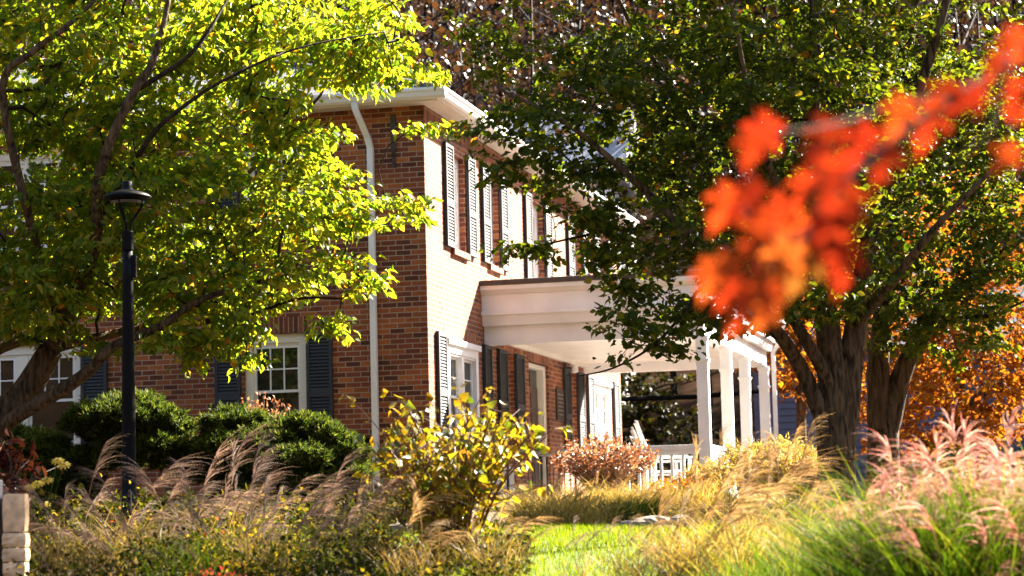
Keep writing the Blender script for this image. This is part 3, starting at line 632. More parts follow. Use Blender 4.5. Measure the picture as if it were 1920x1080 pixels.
# ================================================================== OTHER BUILDINGS AND BACKDROP
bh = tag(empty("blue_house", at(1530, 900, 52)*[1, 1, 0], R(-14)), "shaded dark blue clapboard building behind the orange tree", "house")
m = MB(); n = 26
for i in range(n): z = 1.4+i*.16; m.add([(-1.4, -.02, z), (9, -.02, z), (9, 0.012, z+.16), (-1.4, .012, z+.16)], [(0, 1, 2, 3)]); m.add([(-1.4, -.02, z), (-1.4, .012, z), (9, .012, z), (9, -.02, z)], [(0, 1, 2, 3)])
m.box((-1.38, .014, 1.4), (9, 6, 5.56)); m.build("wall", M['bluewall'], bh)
m = MB(); m.add([(-1.8, -.4, 5.5), (9.4, -.4, 5.5), (9.4, 3, 7.6), (-1.8, 3, 7.6), (-1.8, 6.4, 5.5), (9.4, 6.4, 5.5)], [(0, 1, 2, 3), (3, 2, 5, 4), (0, 3, 4), (1, 5, 2), (0, 4, 5, 1)]); m.build("roof", M['slateX'], bh)
m = MB(); m.box((6.4, -.05, 2.6), (7.5, -.022, 4.1)); w_ = m.build("window", M['white'], bh); m = MB(); m.box((6.5, -.06, 2.7), (7.4, -.051, 4.0)); m.build("pane", M['glass'], w_)
M['paleroof'] = plain('pale_metal_roof', (.20, .21, .23), .7, .5, .06, 2)
wb = at(1000, 330, 66); wh = tag(empty("pale_house", (wb[0]-1.2, 66, wb[2]-3.2), R(-10)), "pale roofed building on the slope glimpsed between tree leaves above the eaves", "house")
m = MB(); m.box((-2.6, 0, -4), (3.6, 6, 3.0)); m.build("wall", M['white'], wh)
m = MB(); m.add([(-3.0, -.4, 2.9), (4.0, -.4, 2.9), (4.0, 3, 5.6), (-3.0, 3, 5.6), (-3.0, 6.4, 2.9), (4.0, 6.4, 2.9)], [(0, 1, 2, 3), (3, 2, 5, 4), (0, 3, 4), (1, 5, 2), (0, 4, 5, 1)]); m.build("roof", M['paleroof'], wh)
m = MB(); m.box((-.4, -.03, .6), (.6, -.002, 2.0)); m.build("window", M['glass'], wh)
c0, c1 = at(1150, 749, 44), at(1450, 731, 47); v = c1-c0
m = MB(); m.tube([c0-v*1.0+np.array([0, 0, .3]), c0, (c0+c1)/2+np.array([0, 0, -.05]), c1, c1+v*.12], .05, 8)
M['cable'] = plain('black_rubber', (.004, .004, .004), 1, 0)
tag(m.build("overhead_cable", M['cable']), "thick black cable strung behind the porch columns", "cable")
# wooded slope: too far and too dense to count
wv = MB(); lp, ld, ln, ls = [], [], [], []
for i in range(230):
    a = rng.uniform(-.33, .30); r = rng.uniform(66, 125); x, y = r*math.sin(a), r*math.cos(a); z = hz(x, y); h = rng.uniform(8, 14); rr = rng.uniform(.09, .2)
    lean = rng.normal(0, .5, 2)
    rr *= .7; wv.tube([(x, y, z-.5), (x+lean[0]*.4, y+lean[1]*.4, z+h*.5), (x+lean[0], y+lean[1], z+h)], [rr, rr*.7, .03], 5)
    for _ in range(4):
        q = rng.uniform(.4, .9); b = rng.uniform(0, 6.28); L_ = rng.uniform(1.2, 3)
        wv.tube([(x+lean[0]*q, y+lean[1]*q, z+h*q), (x+math.cos(b)*L_, y+math.sin(b)*L_, z+h*q+L_*.7)], [rr*.35, .015], 4, cap=False)
    bare = (a < -.03 and rng.random() < .6) or rng.random() < .12
    n = 120 if bare else 620
    c = np.array([x, y, z+h*.68]); u = rnd(n); u /= np.linalg.norm(u, axis=1, keepdims=True); u *= rng.random((n, 1))**.4
    lp.append(c+u*np.array([2.3, 2.3, h*.38])); ld.append(rnd(n)); ln.append(rnd(n)+[0, 0, .6]); ls.append(rng.uniform(.14, .32, n))
nt_ = len(wv.f)
V, F = leaves_np(LEAF_ROUND, np.concatenate(lp), np.concatenate(ld), np.concatenate(ln), np.concatenate(ls))
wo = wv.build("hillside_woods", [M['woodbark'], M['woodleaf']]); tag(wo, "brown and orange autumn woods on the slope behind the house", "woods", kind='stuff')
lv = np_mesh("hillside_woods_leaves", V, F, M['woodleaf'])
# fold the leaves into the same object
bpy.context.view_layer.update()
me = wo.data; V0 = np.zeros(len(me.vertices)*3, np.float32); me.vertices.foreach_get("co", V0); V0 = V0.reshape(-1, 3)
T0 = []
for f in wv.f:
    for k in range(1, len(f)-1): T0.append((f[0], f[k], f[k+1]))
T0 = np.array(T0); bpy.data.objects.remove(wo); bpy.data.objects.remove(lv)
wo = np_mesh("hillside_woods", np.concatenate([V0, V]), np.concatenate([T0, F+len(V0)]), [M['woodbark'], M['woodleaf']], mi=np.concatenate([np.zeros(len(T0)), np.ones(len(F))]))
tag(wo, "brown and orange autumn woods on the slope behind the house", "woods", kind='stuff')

# ================================================================== LAMP POST
lx, ly = mx(241, 18.5)+.02, 18.5; lb = at(242, 900, 18.5)
t = tag(empty("street_lamp", (lb[0], 18.5, zg(lb[0], 18.5))), "tall black post lamp with a flat round shade in front of the green tree", "street lamp")
zt_ = at(236, 340, 18.5)[2]-t.location.z
m = MB(); m.lathe([(.12, -.1), (.12, .05), (.09, .08), (.068, .1), (.060, .8), (.046, zt_-.86), (.042, zt_-.60)], n=20); m.build("post", M['black'], t, smooth=True)
m = MB(); m.lathe([(.046, zt_-.60), (.05, zt_-.59), (.05, zt_-.44), (.046, zt_-.43)], n=18); m.box((.03, -.03, zt_-.83), (.075, .03, zt_-.64)); m.build("collar", M['black'], t, bevel=.004)
m = MB(); m.lathe([(.12, zt_-.175), (.205, zt_-.15), (.207, zt_-.135), (.17, zt_-.11), (.10, zt_-.085), (.055, zt_-.075), (.045, zt_-.06), (.043, zt_-.005), (.03, zt_)], n=28); m.build("lamp_shade", M['black'], t, smooth=True)
m = MB(); m.lathe([(.145, zt_-.20), (.15, zt_-.176), (.12, zt_-.174)], n=24); m.build("lens", M['glass'], t)
for k in range(3):
    a = k*2.094+.2; m = MB(); m.tube(bez([(.02*math.cos(a), .02*math.sin(a), zt_-.46), (.035*math.cos(a), .035*math.sin(a), zt_-.36), (.10*math.cos(a), .10*math.sin(a), zt_-.25), (.15*math.cos(a), .15*math.sin(a), zt_-.17)], 5), .011, 6); m.build("arm", M['black'], t, smooth=True)

# ================================================================== LARGE TREES
def P3(l, Y=None): return [at(a, b, (c[0] if c else Y)) for a, b, *c in l]
def own(o, tr, loc): return o
def make_tree(name, label, cat_, base, T, mats, group=None, wob=.03):
    fat, thin = T.wood(wob=wob)
    root = tag(empty(name, base), label, cat_, group)
    def shift(mb): mb.v = [(a-base[0], b-base[1], c-base[2]) for a, b, c in mb.v]
    shift(fat); shift(thin)
    fat.build("trunk", mats[0], root, smooth=True); thin.build("branches", mats[1], root, smooth=True)
    return root
# ---- green-yellow layered tree at the left
seed(21)
D = Tree(); Yd = 22.3
bx0 = at(-70, 985, Yd); bx0[2] = zg(bx0[0], Yd)-.1
i0 = D.limb_path([bx0]+P3([(-45, 880), (-5, 790), (52, 728), (95, 655)], Yd), .19, .125)
i1 = D.limb_path(P3([(95, 655), (128, 580, 21.8), (178, 460, 21.2), (186, 330, 20.7), (236, 200, 20.5), (282, 125, 20.5), (303, 60, 20.6), (322, -40, 20.8), (350, -260, 21.5)], Yd), .074, .014, i0[-1])
j = i0[10]
i2 = D.limb_path([D.p[j]]+P3([(40, 775, 22), (122, 727, 21.8), (168, 694, 21.6), (212, 650, 21.5), (300, 612, 21.5), (380, 560, 21.7), (520, 520, 22)], Yd), .085, .022, j)
i3 = D.limb_path([D.p[i0[-1]]]+P3([(150, 640, 22.6), (228, 622, 22.9), (350, 588, 23.2), (425, 540, 23.4), (560, 470, 23.5), (700, 420, 23.4)], Yd), .06, .015, i0[-1])
i4 = D.limb_path([D.p[i0[6]]]+P3([(-40, 690, 22.8), (70, 625, 23.2), (210, 555, 23.6), (320, 440, 24), (450, 340, 24.2), (600, 180, 24.2)], Yd), .075, .016, i0[6])
i5 = D.limb_path([D.p[i1[14]]]+P3([(275, 268, 20.6), (325, 215, 20.5), (420, 150, 20.6), (560, 90, 21.0), (720, 60, 21.6)], Yd), .030, .007, i1[14])
i6 = D.limb_path([D.p[i1[4]]]+P3([(60, 430, 21.2), (5, 170, 20.7), (60, 98, 20.6), (130, 45, 20.6), (200, -30, 20.9), (260, -160, 21.4)], Yd), .05, .012, i1[4])
i7 = D.limb_path([D.p[i0[8]]]+P3([(-60, 640), (-200, 450), (-350, 200), (-420, -100)], Yd), .11, .03, i0[8])
i8 = D.limb_path([D.p[i1[26]]]+P3([(345, 112, 20.5), (390, 60, 20.6), (420, 10, 20.8), (480, -80, 21.3)], Yd), .028, .009, i1[26])
i9 = D.limb_path([D.p[i3[14]]]+P3([(420, 600, 22.6), (470, 590, 22.4), (560, 560, 22.2), (640, 560, 22.1)], Yd), .03, .01, i3[14])
blobs = [(260, 140, 22.4, 360, 200, 2.2, 1), (230, 400, 22.4, 330, 200, 2.2, 1), (560, 70, 22.6, 210, 100, 1.7, 1), (700, 120, 22.3, 110, 48, 1.0, 1.2), (770, 140, 22.2, 65, 22, .5, 2),
         (560, 420, 22.5, 170, 120, 1.6, 1), (680, 400, 22.4, 110, 40, .8, 1.3), (780, 385, 22.3, 55, 18, .3, 2.5), (390, 560, 22.3, 180, 95, 1.5, 1.1), (410, 670, 22.0, 55, 48, .6, 1.8), (580, 545, 22.2, 120, 48, .8, 1.3),
         (620, 610, 22.1, 55, 18, .35, 2.5), (690, 500, 22.3, 80, 30, .5, 1.5), (560, 260, 22.4, 90, 70, 1.2, 1), (80, 560, 22.0, 170, 80, 1.6, 1.2), (300, 640, 21.8, 120, 40, .7, 1.3), (455, 640, 21.9, 50, 50, .6, 1.8), (440, 720, 21.9, 35, 22, .35, 2), (640, 320, 22.2, 75, 20, .4, 1.6), (200, 640, 22.0, 120, 35, .6, 1.0),
         (795, 238, 22.2, 28, 12, .2, 3), (740, 30, 22.4, 50, 35, .6, 1.3), (-300, 300, 22.3, 350, 380, 2.2, .55), (150, -260, 22.3, 520, 260, 2.4, .6)]
TT = ellip_targets(blobs, 44, .125, .9, (8.5, -.62)); tips = D.grow(TT, up=.05); D.radii(.0042)
dog = make_tree("leafy_tree", "yellow green broadleaf tree with spreading low limbs at left of the house", "tree", np.array([bx0[0], bx0[1], bx0[2]]), D, [M['bark'], M['bark2']])
V, F = spray_leaves(D, tips, 30, .36, .112, LEAF_LONG, droop=.55, flat=.25, up=.62, jit=.03)
np_mesh("crown", V-np.array(bx0), F, M['dogwood'], dog)
# ---- dark green tree, right
seed(22)
Yp = 22.0; Pt = Tree()
b1 = at(1568, 985, Yp); b1[2] = zg(b1[0], Yp)-.12
t0 = Pt.limb_path([b1, b1+[0, 0, .12], b1+[0, 0, .3]]+P3([(1567, 880), (1566, 830), (1568, 790)], Yp), .235, .15)
t1 = Pt.limb_path([Pt.p[t0[-9]]]+P3([(1548, 800, 21.9), (1526, 745, 21.85), (1500, 688, 21.8), (1462, 630, 21.6), (1405, 560, 21.4), (1300, 450, 21.1), (1180, 330, 20.9), (1060, 230, 20.9), (940, 170, 21)], Yp), .105, .014, t0[-9])
t2 = Pt.limb_path([Pt.p[t0[-11]]]+P3([(1560, 800, 21.95), (1559, 710, 21.95), (1552, 620, 22), (1543, 520, 22), (1530, 330, 21.9), (1525, 100, 21.8), (1535, -200, 21.8)], Yp), .19, .035, t0[-11])
t3 = Pt.limb_path([Pt.p[t0[-11]]]+P3([(1578, 800, 22), (1590, 710, 22), (1604, 610, 22.05), (1620, 500, 22.1), (1660, 330, 22.3), (1740, 120, 22.4), (1800, -100, 22.4)], Yp), .18, .03, t0[-11])
t4 = Pt.limb_path([Pt.p[t2[10]]]+P3([(1540, 690, 21.8), (1500, 620, 21.7), (1440, 520, 22.2), (1350, 380, 22.6), (1280, 200, 22.8), (1180, 40, 22.9), (1100, -140, 23)], Yp), .075, .016, t2[10])
t5 = Pt.limb_path([Pt.p[t1[22]]]+P3([(1330, 545, 21), (1285, 585, 20.9), (1225, 648, 20.8), (1150, 690, 20.8), (1085, 705, 20.8)], Yp), .022, .006, t1[22])
t6 = Pt.limb_path([Pt.p[t4[16]]]+P3([(1300, 440, 22.2), (1180, 430, 22), (1080, 445, 22), (980, 470, 22)], Yp), .03, .007, t4[16])
t7 = Pt.limb_path([Pt.p[t2[22]]]+P3([(1480, 400, 21), (1420, 250, 20.4), (1380, 50, 20.2)], Yp), .06, .015, t2[22])
t8 = Pt.limb_path([Pt.p[t3[18]]]+P3([(1680, 520, 21), (1760, 420, 20.5), (1880, 300, 20.3)], Yp), .06, .015, t3[18])
b2 = at(1655, 985, 23.6); b2[2] = zg(b2[0], 23.6)-.1
P2 = Tree()
s0 = P2.limb_path([b2, b2+[0, 0, .2]]+P3([(1655, 850), (1655, 800), (1657, 760)], 23.6), .21, .14)
s1 = P2.limb_path([P2.p[s0[-8]]]+P3([(1666, 790, 23.6), (1685, 715, 23.6), (1712, 650, 23.6), (1740, 600, 23.5), (1830, 520, 23.4), (1960, 400, 23.3), (2080, 250, 23.3)], 23.6), .15, .02, s0[-8])
s2 = P2.limb_path([P2.p[s0[-8]]]+P3([(1650, 790, 23.6), (1646, 700, 23.6), (1650, 620, 23.6), (1660, 500, 23.7), (1690, 250, 23.8), (1720, -50, 23.8)], 23.6), .17, .03, s0[-8])
s3 = P2.limb_path([P2.p[s1[18]]]+P3([(1790, 600, 23), (1860, 590, 22.7), (1930, 560, 22.6)], 23.6), .04, .01, s1[18])
blobs1 = [(1400, 600, 21.3, 120, 42, .7, 1.4), (1225, 600, 20.9, 110, 60, .7, 1.2), (1010, 250, 21.3, 95, 75, .8, 1.2), (1090, 330, 21.4, 100, 80, 1.0, 1), (1400, 160, 22, 330, 300, 2.6, 1), (1170, 260, 21.6, 210, 220, 1.7, .8), (1000, 110, 21.5, 130, 130, 1.0, .85), (915, 60, 21.5, 70, 70, .7, 1), (905, 240, 21.2, 70, 60, .6, 1), (940, 330, 21.3, 75, 40, .6, 1.2), (990, 470, 22, 55, 16, .35, 2.2), (1150, 490, 21.6, 130, 100, 1.4, 1.1),
          (1180, 610, 21.0, 100, 42, .9, 1.3), (1130, 685, 20.8, 50, 16, .3, 2.2), (1340, 500, 21.6, 170, 110, 1.8, 1), (1380, 620, 21.3, 75, 28, .6, 1.6), (1540, 560, 21.0, 150, 55, 1.0, 1.3), (1450, 540, 21.2, 110, 60, 1.0, 1.3), (1560, 420, 21.6, 170, 170, 2.0, 1), (1260, 640, 20.9, 45, 30, .35, 1.5), (1350, -280, 22, 430, 260, 2.6, .6)]
blobs2 = [(1765, 635, 22.8, 130, 50, .8, 1.5), (1850, 480, 22.8, 150, 130, 1.2, 1.2), (1700, 380, 23.4, 230, 220, 2.0, 1), (1780, 590, 23.0, 120, 75, 1.2, 1.2), (1850, 620, 22.8, 60, 45, .6, 1.4), (1680, 130, 23.3, 230, 220, 2.0, .9), (1690, 600, 23.2, 110, 60, .9, 1), (2050, 250, 23.3, 230, 330, 2.2, .6), (1800, -250, 23.3, 420, 220, 2.2, .55)]
for T, bl, b, lab in ((Pt, blobs1, b1, "dark green tree with a stout low forking trunk in front of the white porch"), (P2, blobs2, b2, "dark green tree standing just behind the forked trunk before the orange tree")):
    TT = ellip_targets(bl, 21, .14, .8, (5.5, -1.0)); tips = T.grow(TT, up=.03); T.radii()
    o = make_tree("leafy_tree", lab, "tree", np.array(b), T, [M['bark'], M['bark2']], "pair of dark green trees right of the house", .07)
    V, F = spray_leaves(T, tips, 34, .36, .088, LEAF_ROUND, droop=.35, flat=.6, up=.5, jit=.035); np_mesh("crown", V-np.array(b), F, M['pear'], o)
# ---- orange trees in the background
def back_tree(px, Y, wr, z0, z1, label, name, mt, n, size, px_trunk=None, group="trees behind the dark green trees"):
    seed(px); c = at(px, 900, Y); g = float(zg(c[0], Y)); b = np.array([c[0], Y, g]); T = Tree()
    a = T.limb_path([b-[0, 0, .1], b+[.05, 0, .8], b+[.1, .1, (z0+z1)/2-g], b+[0, 0, z1-g-.3]], .16, .03)
    for k in range(7):
        q = a[4+k*2]; an = k*2.4; T.limb_path([T.p[q], T.p[q]+np.array([math.cos(an)*wr*.4, math.sin(an)*wr*.4, .4]), T.p[q]+np.array([math.cos(an)*wr*.8, math.sin(an)*wr*.8, .5])], .06, .015, q, 4)
    u = rnd(n); u /= np.linalg.norm(u, axis=1, keepdims=True); u *= rng.random((n, 1))**.4
    TT = b+np.array([0, 0, (z0+z1)/2-g])+u*np.array([wr, wr, (z1-z0)/2]); tips = T.grow(TT); T.radii(.004)
    o = make_tree(name, label, "tree", b, T, [M['bark'], M['bark2']], group)
    V, F = spray_leaves(T, tips, 22, .5, size, LEAF_ROUND); np_mesh("crown", V-b, F, mt, o)
back_tree(1800, 39, 3.1, 2.1, 7.6, "golden orange maple behind the forked trunks at right", "maple_tree", M['orange'], 760, .13)
back_tree(1500, 46, 1.25, 3.9, 7.5, "smaller orange tree glimpsed beside the last porch column", "maple_tree", M['orange'], 220, .13)
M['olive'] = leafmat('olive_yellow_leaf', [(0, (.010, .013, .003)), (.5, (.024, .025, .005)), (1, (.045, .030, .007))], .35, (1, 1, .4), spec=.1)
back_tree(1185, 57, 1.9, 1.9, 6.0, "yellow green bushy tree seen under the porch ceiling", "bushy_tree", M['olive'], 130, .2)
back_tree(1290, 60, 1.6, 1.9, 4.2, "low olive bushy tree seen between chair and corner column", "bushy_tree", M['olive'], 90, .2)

back_tree(2729, 20.4, 2.5, 12.6, 16.8, "tall broadleaf tree added unseen beyond the right edge to shade the left bed", "added_shade_tree", M['pear'], 520, .15)  # added out of view; high crown placed to throw shade on the left bed
# ---- red maple whose bough hangs into the frame, close to the camera
seed(24); rb = np.array([2.9, 3.5, 0.0]); rb[2] = zg(rb[0], rb[1])-.05; T = Tree()
r0 = T.limb_path([rb, rb+[0, 0, .8], rb+[-.05, 0, 1.7], rb+[-.1, .05, 2.8], rb+[-.05, 0, 4.2]], .09, .03)
kk = r0[14]
r1 = T.limb_path([T.p[kk]]+P3([(2250, 20, 2.75), (1980, 60, 2.6), (1850, 150, 2.54), (1720, 230, 2.5), (1620, 310, 2.46), (1540, 400, 2.43), (1470, 500, 2.4)], 3), .012, .0014, kk, 5)
r2 = T.limb_path([T.p[r1[16]]]+P3([(1660, 205, 2.53), (1560, 235, 2.5), (1450, 250, 2.48)], 3), .003, .0015, r1[16], 4)
r3 = T.limb_path([T.p[r1[13]]]+P3([(1860, 240, 2.6), (1800, 290, 2.6)], 3), .003, .0015, r1[13], 4)
fat, thin = T.wood(fat=.02); root = tag(empty("maple_tree", rb), "red orange maple bough hanging in close from the right", "tree")
for mb_ in (fat, thin): mb_.v = [tuple(np.array(q)-rb) for q in mb_.v]
fat.build("trunk", M['bark2'], root, smooth=True); thin.build("bough", M['twig'], root, smooth=True)
spots = [(1905, 70), (1875, 110), (1912, 165), (1850, 190), (1905, 290), (1795, 175), (1760, 210), (1700, 200), 
         (1640, 255), (1560, 240), (1455, 240), (1425, 262), (1600, 310), (1560, 330), (1520, 345), (1480, 385), (1570, 395), (1540, 430), (1470, 455), (1430, 360), (1395, 400),
         (1425, 500), (1480, 505), (1525, 480), (1440, 545), (1400, 540), (1335, 505), (1590, 470), (1680, 290), (1450, 580), (1380, 370), (1590, 365),
         (1545, 285), (1515, 420), (1580, 455), (1455, 530), (1415, 565), (1375, 500), (1490, 470), (1560, 360), (1620, 380), (1440, 420), (1960, 180), (2020, 90), (2080, 30), (2150, 120), (2040, 220), (2200, 10)]
pos = np.array([at(a, b-25, rng.uniform(2.35, 2.62)) for a, b in spots]); k = len(pos)
dd = np.array([[-.5, 0, -1]]*k)+rnd(k, .26); nn = np.array([[.0, -1, .35]]*k)+rnd(k, .45)
V, F = leaves_np(MAPLE, pos, dd, nn, rng.uniform(.048, .078, k)); np_mesh("crown", V-rb, F, M['maple'], root)

# ================================================================== SHRUBS
def pad_shrub(px, py, Y, pads, label, n, size=.08):
    seed(px+1); b = at(px, py, Y); b = np.array([b[0], Y, zg(b[0], Y)]); root = tag(empty("clipped_evergreen", b), label, "shrub", "clipped evergreen shrubs under the windows")
    T = Tree(); a = T.limb_path([b-[0, 0, .1], b+[.04, 0, .3], b+[0, .05, .7]], .06, .04); Pp, Dd = [], []
    for (x, y, dY, rx, ry) in pads:
        c = at(x, y, Y+dY); A, B = rx*Y/FPX, ry*Y/FPX
        q = T.nearest(c); T.limb_path([T.p[q], (T.p[q]+c)/2+[0, 0, -.06], c-[0, 0, B*.4]], .03, .012, q, 4)
        k = int(n*A*A/.05*.62); u = rnd(k); u[:, 2] = np.abs(u[:, 2])*1.0-.25; u /= np.linalg.norm(u, axis=1, keepdims=True)
        ctr = c+u*np.array([A, A*.9, B])*rng.uniform(.62, 1.14, (k, 1)); ud = u*np.array([1, 1, .7])+[0, 0, .55]
        m_ = 7; ii = np.repeat(np.arange(k), m_); Pp.append(ctr[ii]+rnd(len(ii), .022)+ud[ii]*rng.uniform(-.03, .03, (len(ii), 1))); Dd.append(ud[ii]+rnd(len(ii), .42))
    fat, thin = T.wood(fat=.03)
    for mb_ in (fat, thin): mb_.v = [tuple(np.array(q)-b) for q in mb_.v]
    fat.v += []; base_ = len(fat.v); fat.add(thin.v, thin.f); fat.build("trunk", M['bark2'], root, smooth=True)
    Pp = np.concatenate(Pp); Dd = np.concatenate(Dd); m_ = 10; idx = np.repeat(np.arange(len(Pp)), m_); d = Dd[idx]/np.linalg.norm(Dd[idx], axis=1, keepdims=True)+rnd(len(idx), .55)
    V, F = leaves_np(leaf_tpl(.17, .05, .05), Pp[idx]+rnd(len(idx), .008), d, rnd(len(idx)), size*rng.uniform(.6, 1.2, len(idx))); np_mesh("crown", V-b, F, M['yew'], root)
pad_shrub(240, 900, 24.8, [(225, 785, 0, 85, 30), (165, 800, .2, 42, 22), (312, 800, -.1, 42, 26), (250, 762, .1, 50, 18), (300, 842, -.3, 45, 18), (245, 838, -.2, 50, 18), (190, 868, .1, 70, 22), (330, 868, -.2, 40, 18), (250, 815, .2, 95, 34)], "dark evergreen shrub with stacked pads behind the lamp post", 100)
pad_shrub(520, 930, 24.6, [(440, 796, .1, 55, 22), (500, 826, 0, 62, 24), (568, 806, .1, 48, 20), (425, 842, -.2, 55, 22), (615, 826, 0, 40, 22), (650, 852, -.1, 36, 22), (560, 866, -.3, 60, 22), (480, 876, -.2, 70, 24), (640, 896, -.2, 46, 18), (405, 892, 0, 48, 22), (575, 910, -.3, 62, 22), (500, 925, -.2, 80, 22), (470, 850, .1, 100, 40), (590, 870, .1, 85, 38)], "broad sunlit evergreen shrub with clumped pads below the single window", 100)
pad_shrub(20, 930, 25.2, [(30, 850, 0, 90, 40), (90, 880, -.2, 70, 35), (-40, 860, 0, 80, 50), (60, 920, -.3, 120, 40)], "dark evergreen shrub low at the left edge under the double window", 90)
def twig_shrub(name, label, px, Y, w, h, nst, cm, sm, nleaf, size, tpl=LEAF_ROUND, top=.45, cat_="shrub", droop=.3, spread=1.0, base_r=.12):
    seed(px+2); c = at(px, 950, Y); b = np.array([c[0], Y, float(zg(c[0], Y))]); root = tag(empty(name, b), label, cat_); st = MB(); P_, D_ = [], []
    for i in range(nst):
        a = rng.uniform(0, 6.28); q = math.sqrt(rng.random())*w; hh = h*rng.uniform(.7, 1.0)*(1-.25*(q/w)**2)
        e = np.array([math.cos(a)*q, math.sin(a)*q, hh]); s = np.array([math.cos(a)*q*base_r, math.sin(a)*q*base_r, -.03]); mid = s*.45+e*.55+np.array([-e[0]*.12, -e[1]*.12, .05*h])
        pl = bez([s, mid, e], 5); st.tube(pl, np.linspace(.0085, .003, len(pl)), 4, cap=False)
        for _ in range(3):
            t_ = rng.integers(4, len(pl)-1); e2 = pl[t_]+np.array([rng.normal(0, .12), rng.normal(0, .12), rng.uniform(.05, .22)])*spread; st.tube([pl[t_], (pl[t_]+e2)/2+[0, 0, .02], e2], [.004, .003, .002], 3, cap=False)
            k = max(1, nleaf//4); f = rng.random((k, 1)); P_.append(pl[t_]*(1-f)+e2*f); D_.append(np.tile(e2-pl[t_], (k, 1)))
        k = nleaf; f = rng.uniform(.2, 1, k) if top >= 1 else np.clip(rng.normal(1, top*.6, k), .1, 1); ii = np.clip((f*(len(pl)-1)).astype(int), 0, len(pl)-1); P_.append(pl[ii]+rnd(k, .03)); D_.append(np.tile(e-mid, (k, 1)))
    st.build("stems", sm, root)
    P_ = np.concatenate(P_); D_ = np.concatenate(D_); D_ /= np.linalg.norm(D_, axis=1, keepdims=True)+1e-6; k = len(P_)
    d = D_+rnd(k, .8); d[:, 2] -= droop; V, F = leaves_np(tpl, P_, d, rnd(k, .7)+[0, 0, .6], size*rng.uniform(.6, 1.2, k)); np_mesh("foliage", V, F, cm, root); return root
twig_shrub("yellow_shrub", "leafy yellow shrub with upright bare stems in front of the house corner", 848, 12.0, .56, .97, 54, M['yellow'], M['stem'], 21, .058, LEAF_HEART, 1.0, droop=.7, spread=1.25)
twig_shrub("rusty_shrub", "rusty brown dried shrub with pale stems beside the porch steps", 1135, 26.6, .66, .88, 150, M['rust'], M['drystem'], 9, .058, LEAF_ROUND, .35)
twig_shrub("dry_bush", "small dried tan bush poking above the broad evergreen shrub", 492, 26.0, .42, 1.52, 75, M['rust'], M['drystem'], 14, .05, LEAF_LONG, .22)
twig_shrub("dry_bush", "thin leafless twigs in front of the right navy shutter", 575, 26.4, .34, 1.42, 30, M['rust'], M['twig'], 1, .03, LEAF_LONG, .2)
twig_shrub("burgundy_shrub", "dark burgundy leaved shrub at the left edge below the tree limbs", 15, 12.5, .18, .82, 10, M['burgundy'], M['twig'], 12, .085, LEAF_LONG, .4, droop=.9)
twig_shrub("orange_flowers", "clump of orange flowers in front of the porch railing", 1285, 25.6, .42, .27, 60, M['petalorange'], M['drystem'], 14, .06, LEAF_ROUND, .3, cat_="flowers")
twig_shrub("golden_shrub", "pale gold fine leaved bush between the porch corner and the forked trunk", 1440, 26.5, .62, .86, 150, M['bladegold'], M['drystem'], 26, .062, leaf_tpl(.26), .7)
twig_shrub("golden_shrub", "pale gold low bush just left of the forked trunk", 1500, 24.6, .42, .62, 110, M['bladegold'], M['drystem'], 24, .06, leaf_tpl(.26), .7)
twig_shrub("golden_shrub", "pale gold low bush below the corner porch column", 1335, 25.8, .35, .50, 90, M['bladegold'], M['drystem'], 24, .06, leaf_tpl(.26), .7)
# yellow daisies at the left
c = at(75, 905, 12.2); b = np.array([c[0], 12.2, float(zg(c[0], 12.2))]); root = tag(empty("yellow_flower", b), "tall stem of yellow daisy flowers behind the stone post", "flower")
st = MB(); P_, D_, N_ = [], [], []
for (px, py) in ((70, 905), (88, 898), (56, 912), (120, 870), (108, 862), (82, 945)):
    e = at(px, py, 12.2+rng.uniform(-.1, .1))-b; st.tube(bez([(rng.normal(0, .02), rng.normal(0, .02), -.02), (e[0]*.4, e[1]*.4, e[2]*.55), e], 5), .0035, 4)
    nrm = np.array([rng.normal(0, .3), -.5, .8])
    for k in range(10): a = k*.628; d = np.array([math.cos(a), .5*math.sin(a), math.sin(a)*.5]); P_.append(e+d*.004); D_.append(d+[0, 0, -.25]); N_.append(nrm)
st.build("stems", M['blade'], root); V, F = leaves_np(PETAL, np.array(P_), np.array(D_), np.array(N_), np.full(len(P_), .038)); np_mesh("petals", V, F, M['petal'], root)

